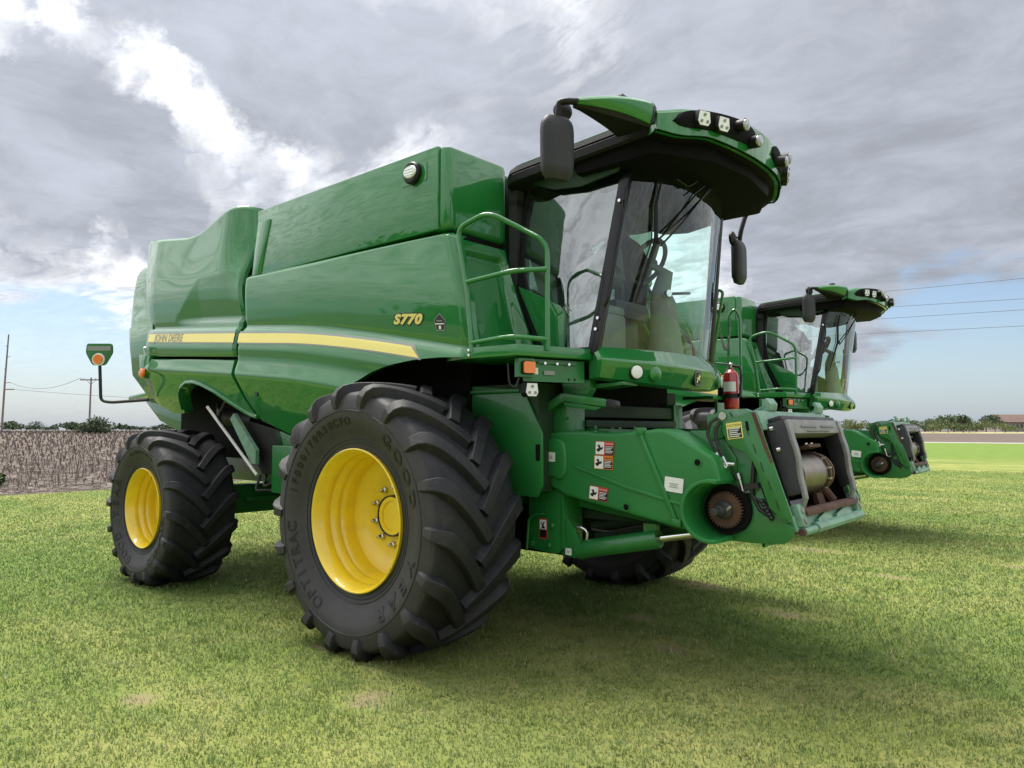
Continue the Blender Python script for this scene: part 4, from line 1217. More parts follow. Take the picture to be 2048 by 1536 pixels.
    MB().tube([s(-.715, .93, .02), s(-.735, .80, .02), s(-.69, .60, .02), s(-.745, .40, .02), s(-.775, .26, .02)], .006, 6).build('wiper_rubber', 'hose', wm)
    MB().box(tuple(s(-.655, .60, .05)), (.04, .05, .04)).build('wiper_joint', 'black_plastic', wm, bevel=.008)
    w2 = MB(); w2.tube([s(-.20, 1.0, .05), s(-.40, .93, .05), s(-.56, .955, .05)], .007, 8); w2.tube([s(-.1, .985, .05), s(-.3, .90, .05)], .007, 8); w2.build('wiper_linkage', 'black_gloss', root)
    # ------------------------------------------------------------ cab interior
    sc_ = V(1.275, -.0, 2.985); nrm = V(-.82, .05, .57).normalized(); e1 = V(0, 1, 0); e1 = (e1 - nrm * e1.dot(nrm)).normalized(); e2 = nrm.cross(e1)
    sw = MB(); ringp = [sc_ + (e1 * math.cos(a) + e2 * math.sin(a)) * .195 for a in np.linspace(0, 2 * math.pi, 33)]
    sw.tube(ringp, .020, 10, caps=False)
    wl = sw.build('steering_wheel', 'interior_dark', root, weld=True)
    for a in (math.pi * .5 + math.pi, math.pi * .5 + .9 - .3, math.pi * .5 - .6):
        MB().tube([sc_ - nrm * .03, sc_ + (e1 * math.cos(a) + e2 * math.sin(a)) * .18], [.03, .014], 8).build('steering_spoke', 'interior_dark', wl)
    MB().tube([sc_ - nrm * .06, sc_ - nrm * .01], [.05, .055], 16).build('steering_hub', 'interior_dark', wl)
    cl = MB()
    pts = [(sc_ - nrm * .05, .045, .05), (sc_ - nrm * .20, .06, .06), (V(1.40, -.02, 2.72), .075, .085), (V(1.42, -.02, 2.62), .10, .12), (V(1.43, -.02, 2.45), .105, .135), (V(1.44, -.02, 2.19), .14, .17)]
    cl.loft([[p + V(hx * math.cos(a), hy * math.sin(a), 0) for a in np.linspace(0, 2 * math.pi, 16, endpoint=False)] for p, hx, hy in pts])
    cl.build('steering_column', 'interior_grey', root)
    ps = MB(); ps.cyl((1.42, -.03, 2.70), (1.45, .38, 2.76), .012, n=8); ps.build('gear_stalk', 'interior_dark', root)
    MB().cyl((1.50, -.11, 2.68), (1.53, -.12, 2.68), .028, n=14).build('column_knob', 'chrome', root)
    pd = MB(); pd.cyl((1.42, -.15, 2.22), (1.52, .22, 2.28), .02, n=8); pd.box((1.46, .28, 2.27), (.05, .12, .10)); pd.build('pedal', 'interior_grey', root)
    st = MB(); st.box((.86, .02, 2.60), (.50, .50, .14)); st.box((.88, .02, 2.40), (.34, .38, .32))
    st.prism(round_poly([(.60, 2.62), (.72, 2.62), (.64, 3.18), (.57, 3.22), (.52, 3.18)], .03), 'y', -.22, .26)
    seat = st.build('driver_seat', 'interior_dark', root, bevel=.04, seg=3)
    MB().prism(round_poly([(.52, 3.20), (.62, 3.20), (.60, 3.38), (.53, 3.38)], .03), 'y', -.12, .16).build('headrest', 'interior_dark', seat, bevel=.03)
    ar = MB(); ar.prism(round_poly([(.75, 2.72), (1.18, 2.74), (1.24, 2.80), (1.22, 2.85), (.75, 2.84)], .03), 'y', -.46, -.28); ar.build('armrest_console', 'interior_dark', root, bevel=.02)
    mo = MB(); mo.box((1.20, -.38, 2.98), (.03, .24, .17), Matrix.Rotation(math.radians(15), 3, 'Z')); mo.cyl((1.18, -.38, 2.84), (1.19, -.38, 2.95), .012, n=8); mo.build('monitor', 'interior_dark', root, bevel=.008)
    bx = MB(); bx.box((1.13, -.56, 2.34), (.34, .36, .30)); bx.box((1.10, -.56, 2.52), (.36, .40, .08)); bx.build('instructor_seat', 'interior_grey', root, bevel=.04, seg=3)
    b2 = MB(); b2.box((.86, -.62, 2.50), (.18, .40, .40)); b2.build('side_console', 'interior_dark', root, bevel=.03)
    hn = MB(); hn.tube(fillet([(.82, -.70, 2.70), (.80, -.70, 2.98), (.92, -.70, 3.03), (1.12, -.62, 2.92), (1.12, -.62, 2.62)], .05), .016, 8); hn.build('grab_rail', 'interior_dark', root)
    lt = MB(); lt.prism([(.86, 2.72), (1.20, 2.88), (1.26, 2.80), (1.22, 2.62), (.90, 2.55)], 'y', -.72, -.50); lt.build('control_cluster', 'interior_dark', root, bevel=.02)
    # yellow warning strip decal on far door glass and wide strip along its edge
    MB().prism([(1.33, 2.50), (1.36, 2.50), (1.31, 2.30), (1.285, 2.30)], 'y', .84, .845).build('door_strip', 'yellow_decal', root, smooth=False)
    MB().prism([(1.40, 2.50), (1.43, 2.50), (1.38, 2.26), (1.355, 2.26)], 'y', .80, .805).build('door_strip', 'yellow_decal', root, smooth=False)
    MB().box((1.42, .86, 2.98), (.05, .03, .07)).build('door_latch', 'interior_dark', root, bevel=.008)


def build_feeder(root):
    bd = MB(); b2 = MB()
    bd.prism([(.70, 1.72), (1.10, 1.62), (1.75, 1.60), (2.18, 1.58), (2.30, 1.70), (2.43, 1.70), (2.66, .99), (2.60, .92), (2.52, .885), (2.10, .90), (1.05, 1.02), (.70, 1.20)], 'y', -.64, -.67)
    b2.prism([(.70, 1.72), (1.10, 1.62), (1.75, 1.60), (2.18, 1.58), (2.30, 1.70), (2.43, 1.70), (2.66, .99), (2.60, .92), (2.52, .885), (2.10, .90), (1.05, 1.02), (.70, 1.20)], 'y', .64, .67)
    fh = bd.build('feeder_house', 'green_frame', root, bevel=.006)
    b2.build('feeder_side', 'green_frame', fh, bevel=.006)
    tp = MB(); tp.prism([(.70, 1.70), (1.10, 1.60), (1.75, 1.58), (2.18, 1.56), (2.30, 1.68), (2.40, 1.68), (2.40, 1.65), (2.30, 1.64), (2.18, 1.52), (.70, 1.60)], 'y', -.64, .64); tp.build('feeder_top', 'green_frame', fh)
    bt = MB(); bt.prism([(.70, 1.20), (1.05, 1.04), (2.10, .92), (2.52, .905), (2.58, .94), (2.50, 1.02), (2.2, 1.04), (.70, 1.30)], 'y', -.64, .64); bt.build('feeder_floor', 'rust', fh)
    MB().span(.9, 1.0, -.63, .63, 1.1, 1.6).build('feeder_back', 'black_void', fh)
    # lower front corner plates with a brake line
    MB().prism([(2.30, 1.02), (2.46, 1.24), (2.50, 1.12), (2.60, 1.04), (2.66, 1.00), (2.655, .945), (2.60, .90), (2.40, .885), (2.2, .89)], 'y', -.672, -.690).build('corner_plate', 'green_frame', fh, bevel=.004)
    # chain-drive cover
    out = [(.86, 1.24), (.86, 1.55), (.90, 1.585), (1.08, 1.60), (1.28, 1.60), (1.36, 1.588), (1.49, 1.588), (1.72, 1.60), (1.83, 1.615), (1.90, 1.612), (1.96, 1.59), (2.235, 1.44), (2.26, 1.40), (2.295, 1.27),
           (2.235, 1.262), (2.16, 1.235), (2.09, 1.18), (2.055, 1.11), (2.06, 1.03), (2.085, .975), (2.02, .955), (1.09, 1.115), (.95, 1.17)]
    cv = MB().prism(out, 'y', -.68, -.90, .985).build('drive_cover', 'green_plastic', fh, bevel=.035, seg=4)
    # bulged rear part, rib and strap on the cover
    MB().prism(round_poly([(.90, 1.26), (.90, 1.545), (1.02, 1.56), (1.09, 1.52), (1.11, 1.40), (1.10, 1.28), (1.05, 1.225)], .04), 'y', -.89, -.925, .90).build('cover_bulge', 'green_plastic', cv, bevel=.015, seg=3)
    MB().prism([(1.16, 1.335), (1.17, 1.345), (1.60, 1.225), (2.04, 1.125), (2.04, 1.105), (1.60, 1.20)], 'y', -.895, -.912).build('cover_rib', 'green_plastic', cv, bevel=.006)
    MB().prism([(1.70, 1.585), (1.735, 1.585), (2.00, 1.005), (1.965, .99)], 'y', -.895, -.918).build('cover_strap', 'green_plastic', cv, bevel=.008)
    MB().prism([(1.69, 1.62), (1.745, 1.62), (1.745, 1.57), (1.69, 1.57)], 'y', -.86, -.925).build('strap_hook', 'green_plastic', cv, bevel=.01)
    MB().prism([(1.95, 1.03), (2.02, 1.02), (2.02, .975), (1.95, .985)], 'y', -.88, -.925).build('strap_foot', 'green_plastic', cv, bevel=.008)
    for (x, z) in ((1.60, 1.075), (2.135, 1.395)): 
        MB().lathe([(0, .030), (.004, .030), (.004, .022), (-.02, .020)], (x, -.903, z), 'y', 20, flip=-1).build('bolt_recess', 'green_plastic', cv)
        MB().cyl((x, -.904, z), (x, -.902, z), .021, n=16).build('bolt_hole', 'black_void', cv)
    # crescent lip round the drive shaft
    rings = []
    for a in np.linspace(math.radians(75), math.radians(283), 30):
        c = V(2.235, 0, 1.095); d = V(math.cos(a), 0, math.sin(a) * 1.0)
        fl_ = .0
        rings.append([c + d * .170 + V(0, -.70, 0), c + d * .176 + V(0, -.965, 0), c + d * .200 + V(0, -.965, 0), c + d * .205 + V(0, -.70, 0)])
    MB().loft(rings).build('crescent_lip', 'green_plastic', cv, bevel=.006)
    sticker('danger', (1.43, -.904, 1.475), .155, .095, cv, rot=-.03)
    sticker('warning', (1.42, -.904, 1.375), .155, .095, cv, rot=-.03)
    sticker('danger', (1.375, -.904, 1.155), .155, .095, cv, rot=-.10)
    sticker('white', (.965, -.926, 1.405), .085, .07, cv, rot=-.03)
    sticker('white', (1.965, -.904, 1.245), .135, .095, cv, rot=-.10)
    # sprocket and shaft
    cx, cz = 2.245, 1.09
    sp = []
    n = 34
    for k in range(n * 4):
        a = 2 * math.pi * k / (n * 4); r = .118 if (k % 4) in (0, 1) else .105
        sp.append((cx + r * math.cos(a), cz + r * math.sin(a)))
    sk_ = MB().prism(sp, 'y', -.735, -.755).build('sprocket', 'rust', fh, smooth=False)
    MB().lathe([(0, .16), (.03, .158), (.03, .001)], (cx, -.69, cz), 'y', 32, flip=-1).build('shaft_well', 'black_void', fh)
    MB().lathe([(0, .06), (.03, .058), (.045, .036), (.10, .034), (.105, .026), (.16, .025), (.163, .001)], (cx, -.755, cz), 'y', 20, flip=-1).build('drive_shaft', 'interior_dark', sk_)
    MB().cyl((cx + .03, -.80, cz + .005), (cx + .065, -.80, cz + .03), .010, n=8).build('grease_nipple', 'steel', sk_)
    # outer face plate arm, bright green, with weld slots
    apl = [(2.19, 1.72), (2.255, 1.738), (2.30, 1.678), (2.415, 1.722), (2.452, 1.715), (2.665, 1.08), (2.66, 1.055), (2.60, 1.052), (2.53, 1.12), (2.50, 1.20), (2.465, 1.32), (2.43, 1.40), (2.375, 1.462), (2.315, 1.488), (2.262, 1.51), (2.245, 1.56)]
    for S in (-1, 1):
        ap = MB().prism(apl, 'y', S * .715, S * .735).build('face_plate_arm', 'green_frame', fh, bevel=.004)
        MB().prism([(2.40, 1.68), (2.43, 1.70), (2.64, 1.04), (2.61, 1.03)], 'y', S * .66, S * .715).build('arm_web', 'green_frame', fh)
        if S < 0:
            for k in range(5):
                t = .10 + .19 * k; x, z = lerp(2.36, 2.60, t), lerp(1.66, 1.06, t)
                MB().prism([(x, z + .03), (x + .006, z + .03), (x + .026, z - .03), (x + .020, z - .03)], 'y', -.7355, -.738).build('weld_slot', 'green_dark', ap)
            MB().prism(round_poly([(2.385, 1.66), (2.402, 1.66), (2.412, 1.60), (2.395, 1.60)], .006), 'y', -.7355, -.739).build('arm_slot', 'black_void', ap)
            sticker('caution', (2.315, -.737, 1.60), .105, .105, ap, rot=.12)
            # scuffed top edge
            MB().prism([(2.425, 1.715), (2.452, 1.716), (2.56, 1.40), (2.542, 1.40), (2.50, 1.50)], 'y', -.7355, -.7375).build('scuffed_edge', 'rust', ap)
            MB().prism([(2.255, 1.738), (2.30, 1.680), (2.412, 1.722), (2.37, 1.74)], 'y', -.70, -.66).build('arm_cap', 'pale_green_worn', ap)
    # everything on the tilted face
    ez = V(-.296, 0, .955); en = V(.955, 0, .296)
    F = lambda y, s, d: V(2.65, 0, .97) + V(0, y, 0) + ez * s + en * d

    def slab(y0, y1, s0, s1, d0, d1, m, nm, par, bevel=.006):
        vs = [F(y, s, d) for y in (y0, y1) for s in (s0, s1) for d in (d0, d1)]
        return MB().add(vs, [(0, 1, 3, 2), (4, 6, 7, 5), (0, 4, 5, 1), (2, 3, 7, 6), (0, 2, 6, 4), (1, 5, 7, 3)]).build(nm, m, par, bevel=bevel)
    # top beam
    tb = slab(-.665, .665, .66, .79, -.06, .02, 'pale_green_worn', 'face_plate_top', fh)
    for y in (-.42, .53):
        hk = MB(); prof = [(-.04, .78), (.03, .79), (.05, .83), (.035, .875), (.015, .865), (.025, .835), (.012, .815), (-.04, .805)]
        vs0 = [F(y - .07, s, d) for d, s in prof]; vs1 = [F(y + .07, s, d) for d, s in prof]; n = len(prof)
        hk.add(vs0 + vs1, [tuple(range(n)), tuple(range(2 * n - 1, n - 1, -1))] + [(i, i + n, (i + 1) % n + n, (i + 1) % n) for i in range(n)]).build('mounting_hook', 'pale_green_worn', tb, bevel=.004)
    MB().box((2.30, -.30, 1.735), (.16, .10, .02), Matrix.Rotation(math.radians(-25), 3, 'Y')).build('lock_handle', 'pale_green_worn', tb, bevel=.005)
    # throat seal: black flared frame standing proud
    hl, hr = -.56, .56
    sd = MB()
    for (ya, yb, yc) in ((-.585, -.545, -.49), (.585, .545, .49)):
        rings = []
        for s in np.linspace(.22, .70, 8):
            dpr = .085 + .04 * smooth01((s - .22) / .3)
            rings.append([F(ya, s, .0), F(yb, s, dpr), F(yb + (yc - yb) * .35, s, dpr + .01), F(yc, s, dpr - .01), F(yc, s, .0)])
        sl = MB().loft(rings).build('throat_seal', 'rubber_flap', fh, bevel=.012)
    for (ya, yc) in ((-.55, -.485), (.55, .485)):
        rr = []
        for s in np.linspace(.12, .69, 10):
            dpr = .090 + .04 * smooth01((s - .22) / .3) + .003 * math.sin(s * 31) + (-.05 if s < .16 else 0)
            k = .004 * math.sin(s * 23) + .004 * math.sin(s * 57)
            rr.append([F(ya + k * .4, s, dpr - .01), F(ya + k * .4, s, dpr + .012), F(yc + k, s, dpr + .010), F(yc + k, s, dpr - .015)])
        MB().loft(rr).build('worn_edge', 'grey_worn', sl, bevel=.004)
    tp2 = slab(-.545, .545, .60, .70, .0, .13, 'grey_worn', 'throat_header', fh, .014)
    slab(-.545, .545, .695, .73, -.01, .11, 'rubber_flap', 'throat_flap', fh, .012)
    slab(-.30, .0, .640, .655, .13, .138, 'interior_grey', 'header_rib', tp2, .003); slab(.10, .38, .640, .655, .13, .138, 'interior_grey', 'header_rib', tp2, .003)
    slab(-.20, .25, .612, .622, .13, .138, 'interior_grey', 'header_rib', tp2, .003)
    for (y, s) in ((-.58, .66), (-.575, .52)): MB().cyl(F(y - .01, s, .03), F(y + .0, s, .05), .014, n=10).build('bolt', 'chrome', sl)
    # dark throat, feed drum
    slab(-.60, .60, .05, .70, -.50, -.47, 'black_void', 'throat_back', fh, 0)
    for s in (-1, 1): slab(s * .56, s * .60, .10, .68, -.46, .0, 'black_void', 'throat_wall', fh, 0)
    slab(-.58, .58, .66, .69, -.46, .0, 'black_void', 'throat_roof', fh, 0)
    dr = MB(); c0, c1 = F(-.47, .36, -.05), F(.10, .36, -.05)
    dr.tube([c0, c1], [.135, .135], 40)
    drum = dr.build('feed_drum', 'drum_steel', fh)
    fl = MB(); fl.tube([F(.095, .36, -.05), F(.13, .36, -.05)], [.150, .150], 40); fl.tube([F(.125, .36, -.05), F(.19, .36, -.05)], [.135, .11], 32); fl.tube([F(.19, .36, -.05), F(.22, .36, -.05)], [.14, .14], 32)
    fg = fl.build('drum_flange', 'rust', drum)
    MB().tube([F(-.43, .36, -.05), F(-.40, .36, -.05)], [.145, .145], 32).build('drum_flange', 'rust', drum)
    for k in range(12):
        a = 2 * math.pi * k / 12
        p = F(.09, .36, -.05) + (ez * math.cos(a) + en * math.sin(a)) * .142
        MB().cyl(p, p + V(0, .05, 0), .010, n=6).build('flange_bolt', 'steel', drum)
    slab(-.05, .20, .52, .545, -.02, .06, 'rust', 'drum_bracket', fh)
    for y in (.02, .13): MB().cyl(F(y, .545, .02), F(y, .56, .02), .012, n=8).build('bracket_bolt', 'steel', fh)
    MB().tube([F(.26, .40, -.10), F(.40, .14, -.05)], [.03, .035], 10).build('strut', 'rust', fh)
    slab(.20, .34, .12, .24, -.12, -.08, 'rust', 'strut_plate', fh)
    slab(-.38, .10, .16, .20, -.16, -.13, 'grey_worn', 'slat', fh)
    # floor lip
    lip = MB(); prof = [(-.46, .10), (-.10, .135), (.04, .13), (.075, .105), (.07, .075), (.03, .095), (-.10, .10), (-.46, .06)]
    n = len(prof); v0 = [F(-.52, s, d) for d, s in prof]; v1 = [F(.56, s, d) for d, s in prof]
    lip.add(v0 + v1, [tuple(range(n)), tuple(range(2 * n - 1, n - 1, -1))] + [(i, i + n, (i + 1) % n + n, (i + 1) % n) for i in range(n)]).build('floor_lip', 'rust', fh, bevel=.006)
    # lower beam and bar
    lb = slab(-.655, .655, .0, .10, -.08, .02, 'pale_green_worn', 'face_plate_bottom', fh)
    for (y0, y1, t) in ((-.30, -.02, .0), (.08, .42, .02)):
        v = [F(y0, .02, .02), F(y1, .02, .02), F(y1, .095, .02), F(y0, .045, .02), F(y0, .02, .05), F(y1, .02, .05), F(y1, .095, .035), F(y0, .045, .05)]
        MB().add(v, [(0, 1, 2, 3), (4, 7, 6, 5), (0, 4, 5, 1), (1, 5, 6, 2), (2, 6, 7, 3), (3, 7, 4, 0)]).build('face_gusset', 'pale_green_worn', lb, bevel=.004)
    b = MB(); b.tube([F(-.60, -.01, .035), F(-.38, -.01, .035)], .026, 12); slabs = None
    b.tube([F(-.38, -.005, .035), F(.62, -.005, .035)], .036, 8); b.build('latch_bar', 'pale_green_worn', lb)
    MB().cyl(F(-.63, -.01, .035), F(-.605, -.01, .035), .022, n=14).build('bar_end', 'rust', lb)
    for y in (-.57, .60):
        ec = slab(y - .05, y + .05, .02, .165, .0, .06, 'pale_green_worn', 'end_cap', fh, .018)
        for s in (.055, .12): MB().tube([F(y, s, .055), F(y, s, .068)], [.026, .022], 14).build('cap_bolt', 'grey_worn', ec)
    # near-side hydraulic lines
    hz = MB()
    hz.tube(fillet([(2.20, -.74, 1.68), (2.17, -.77, 1.66), (2.14, -.78, 1.58), (2.20, -.78, 1.47), (2.235, -.78, 1.40)], .06, 6), .011, 8)
    hz.tube(fillet([(2.22, -.75, 1.66), (2.19, -.76, 1.60), (2.20, -.76, 1.52), (2.26, -.77, 1.41)], .06, 6), .011, 8)
    hz.tube(fillet([(2.27, -.72, 1.36), (2.31, -.70, 1.28)], .04), .007, 6)
    hz.tube(fillet([(2.36, -.71, 1.20), (2.28, -.69, 1.25), (2.45, -.70, 1.16), (2.56, -.70, 1.08)], .05), .008, 6)
    h = hz.build('hydraulic_hose', 'hose', fh)
    ft = MB()
    ft.cyl((2.205, -.78, 1.455), (2.235, -.78, 1.385), .016, n=10); ft.cyl((2.245, -.77, 1.43), (2.275, -.77, 1.37), .015, n=10); ft.cyl((2.20, -.785, 1.39), (2.32, -.76, 1.385), .013, n=8); ft.cyl((2.235, -.78, 1.385), (2.27, -.77, 1.36), .016, n=8)
    ft.cyl((2.32, -.70, 1.31), (2.35, -.70, 1.20), .011, n=8); ft.cyl((2.35, -.70, 1.205), (2.40, -.71, 1.215), .012, n=8); ft.cyl((2.315, -.70, 1.325), (2.325, -.70, 1.29), .017, n=8)
    ft.build('hose_fitting', 'steel', h)
    MB().cyl((2.235, -.70, 1.695), (2.235, -.745, 1.695), .026, n=16).build('pivot_pin', 'steel', fh)
    MB().prism(round_poly([(2.10, 1.70), (2.20, 1.72), (2.25, 1.68), (2.22, 1.55), (2.12, 1.53)], .02), 'y', -.672, -.70).build('pivot_plate', 'green_frame', fh, bevel=.004)
    MB().prism([(1.98, 1.60), (2.18, 1.60), (2.30, 1.42), (2.30, 1.30), (2.2, 1.36), (1.98, 1.52)], 'y', -.672, -.685).build('side_stiffener', 'green_frame', fh, bevel=.003)
    rr = MB(); rr.tube([(2.42, -.69, 1.42), (2.40, -.695, 1.20), (2.45, -.69, 1.10), (2.54, -.69, 1.05)], .014, 8); rr.prism([(2.36, 1.26), (2.45, 1.27), (2.46, 1.24), (2.36, 1.22)], 'y', -.69, -.72)
    for k in range(6): rr.cyl((2.46 + .012 * k, -.70, 1.16 - .02 * k), (2.475 + .012 * k, -.70, 1.15 - .02 * k), .018, n=8)
    rr.build('cable_loom', 'hose', fh)
    for k, (x, z) in enumerate(((1.25, 1.615), (1.40, 1.605), (1.46, 1.605), (1.58, 1.61))): MB().cyl((x, -.75, z), (x, -.75, z + .02), .010, n=8).build('bolt', 'chrome', fh)

# ================================================================== setting
def rise(x, y):
    r = 0.0
    if x < -17: r = max(r, 1.25 * smooth01((-17 - x) / 105))
    if y > 112: r = max(r, 1.0 * smooth01((y - 112) / 170))
    return r


def ground_mat(name, build):
    m = bpy.data.materials.new(name); m.use_nodes = True
    t = NT(m.node_tree); b = m.node_tree.nodes['Principled BSDF']
    pos = t.n('ShaderNodeNewGeometry').outputs['Position']
    col, hgt, st = build(t, pos)
    m.node_tree.links.new(col, b.inputs['Base Color'])
    b.inputs['Roughness'].default_value = 0.95; b.inputs['Specular IOR Level'].default_value = 0.15
    if hgt is not None:
        bn = t.n('ShaderNodeBump', {'Strength': st, 'Distance': 0.05, 'Height': hgt})
        m.node_tree.links.new(bn.outputs[0], b.inputs['Normal'])
    MATS[name] = m


def field_build(t, pos):
    a = t.noise(pos, .35, 8, .6); b_ = t.noise(pos, 6, 8, .7)
    st = t.n('ShaderNodeMapping', {0: pos, 3: (.02, .5, 1)}).outputs[0]
    rows = t.noise(st, 1.2, 6, .6)
    c = t.mix(t.ramp(a, [(.3, 0.), (.7, 1.)]), (.100, .080, .071), (.145, .117, .102))
    c = t.mix(t.ramp(b_, [(.4, 0.), (.62, 1.)]), c, (.085, .066, .056))
    c = t.mix(t.math('MULTIPLY', t.ramp(rows, [(.4, 0.), (.65, 1.)]), .35), c, (.19, .155, .125))
    return c, b_, .6


def lawn_build(t, pos):
    big = t.noise(pos, .22, 5, .55); mid = t.noise(pos, 1.1, 6, .6); fine = t.noise(pos, 30, 8, .7)
    sp = t.n('ShaderNodeSeparateXYZ', {0: pos})
    st = t.n('ShaderNodeMapping', {0: pos, 3: (.10, 1.0, 1)}).outputs[0]
    streak = t.noise(st, .55, 5, .6)
    dry = t.mix(t.ramp(mid, [(.35, 0.), (.65, 1.)]), (.225, .255, .060), (.330, .320, .110))
    lush = t.mix(t.ramp(mid, [(.35, 0.), (.65, 1.)]), (.105, .175, .034), (.150, .230, .042))
    # watered strip beside the road
    far = t.n('ShaderNodeMapRange', {0: t.math('MULTIPLY_ADD', big, 12.0, sp.outputs[1]), 1: 42.0, 2: 52.0}, interpolation_type='SMOOTHSTEP').outputs[0]
    near = t.ramp(t.math('MULTIPLY_ADD', streak, .6, t.math('MULTIPLY', big, .5)), [(.40, 0.), (.68, 1.)])
    c = t.mix(near, (.135, .195, .042), dry)
    c = t.mix(far, c, t.mix(.3, lush, (.15, .225, .035)))
    c = t.mix(t.ramp(fine, [(.35, .0), (.70, .55)]), c, (.105, .145, .040))
    for (x, y, rx, ry) in BARE:
        d = t.vmath('LENGTH', t.n('ShaderNodeMapping', {0: pos, 1: (-x / rx, -y / ry, 0), 3: (1 / rx, 1 / ry, 0)}).outputs[0], out=1)
        f = t.math('SUBTRACT', 1.25, t.math('MULTIPLY_ADD', t.noise(pos, 5, 5, .7), 1.1, t.math('MULTIPLY', d, .8)))
        c = t.mix(t.ramp(f, [(.15, 0.), (.6, .75)]), c, (.25, .195, .125))
    return c, fine, .5


BARE = [(.9, 4.85, .75, .30), (1.9, 1.19, .5, .25), (.78, 1.85, .6, .3), (.98, .30, .4, .22), (.72, -2.4, .25, .30), (1.65, -.34, .3, .2), (-.35, -2.0, .25, .12), (2.2, 3.6, .5, .2), (-.3, -3.3, .3, .2), (3.2, 5.2, .6, .25)]
ground_mat('field_soil', field_build)
ground_mat('lawn_turf', lawn_build)

gx = np.unique(np.concatenate([-np.geomspace(17, 4000, 46), np.linspace(-17, 60, 30), np.geomspace(60, 4000, 24)]))
gy = np.unique(np.concatenate([-np.geomspace(20, 3000, 20), np.linspace(-20, 112, 30), np.geomspace(112, 5000, 44)]))
gm = MB()
vs = [(float(x), float(y), rise(x, y) - .02) for x in gx for y in gy]
nY = len(gy)
gm.add(vs, [(i * nY + j, (i + 1) * nY + j, (i + 1) * nY + j + 1, i * nY + j + 1) for i in range(len(gx) - 1) for j in range(nY - 1)])
tag(gm.build('ground', 'field_soil'), 'brown harvested field stretching to the horizon', 'field', kind='structure')
lw = MB(); e = []
ys = np.linspace(-40, 99, 140)
for i, y in enumerate(ys):
    e.append((-17 + .35 * math.sin(y * .9) + .22 * math.sin(y * 2.3 + 1), float(y), 0.0))
lw.add(e + [(90.0, p[1], 0.0) for p in e], [(i, i + len(e), i + 1 + len(e), i + 1) for i in range(len(e) - 1)])
tag(lw.build('lawn', 'lawn_turf'), 'mown lawn under the two combines', 'lawn', kind='structure')
rd = MB(); rd.add([(-400, 99, .004), (400, 99, .004), (400, 106, .004), (-400, 106, .004)], [(0, 1, 2, 3)])
tag(rd.build('road', 'asphalt'), 'pale narrow road beyond the lawn', 'road', kind='structure')
vg = MB(); vg.add([(-500, 215, rise(0, 215) + .03), (500, 215, rise(0, 215) + .03), (500, 262, rise(0, 262) + .03), (-500, 262, rise(0, 262) + .03)], [(0, 1, 2, 3)])
mat('dry_verge', (.30, .27, .13), .95, var=.3, vscale=.05)
tag(vg.build('verge', 'dry_verge'), 'strip of dry yellow grass before the trees', 'verge', kind='structure')


# ------------------------------------------------------------------ grass blades
def grass_material():
    m = bpy.data.materials.new('grass_blade'); m.use_nodes = True
    t = NT(m.node_tree); b = m.node_tree.nodes['Principled BSDF']
    pos = t.n('ShaderNodeNewGeometry').outputs['Position']
    rnd = t.n('ShaderNodeAttribute', attribute_name='rnd').outputs['Fac']
    pz = t.n('ShaderNodeSeparateXYZ', {0: pos}).outputs[2]
    flat = t.n('ShaderNodeMapping', {0: pos, 3: (1, 1, 0)}).outputs[0]
    big = t.noise(flat, .22, 5, .55); mid = t.noise(flat, 1.1, 6, .6)
    st = t.n('ShaderNodeMapping', {0: flat, 3: (.10, 1.0, 1)}).outputs[0]
    streak = t.noise(st, .55, 5, .6)
    near = t.ramp(t.math('MULTIPLY_ADD', streak, .6, t.math('MULTIPLY', big, .5)), [(.40, 0.), (.68, 1.)])
    g = t.mix(rnd, (.105, .192, .050), (.178, .292, .084))
    y = t.mix(rnd, (.220, .272, .085), (.365, .390, .170))
    c = t.mix(t.math('MULTIPLY', near, .62), g, y)
    c = t.mix(t.math('MULTIPLY', t.ramp(mid, [(.42, 0.), (.60, 1.)]), .32), c, y)
    sm = t.noise(flat, 4.5, 4, .6)
    c = t.mix(t.ramp(sm, [(.34, .55), (.56, 0.)]), c, (.070, .120, .026))
    dead = t.math('GREATER_THAN', rnd, .975)
    c = t.mix(dead, c, (.46, .40, .26))
    m.node_tree.links.new(c, b.inputs['Base Color'])
    b.inputs['Roughness'].default_value = .55; b.inputs['Specular IOR Level'].default_value = .25
    try:
        b.inputs['Subsurface Weight'].default_value = 0.0
    except Exception:
        pass
    tl = t.n('ShaderNodeBsdfTranslucent', {0: c})
    mx = t.n('ShaderNodeMixShader', {0: .40, 1: b.outputs[0], 2: tl.outputs[0]})
    m.node_tree.links.new(mx.outputs[0], m.node_tree.nodes['Material Output'].inputs[0])
    MATS['grass_blade'] = m


grass_material()


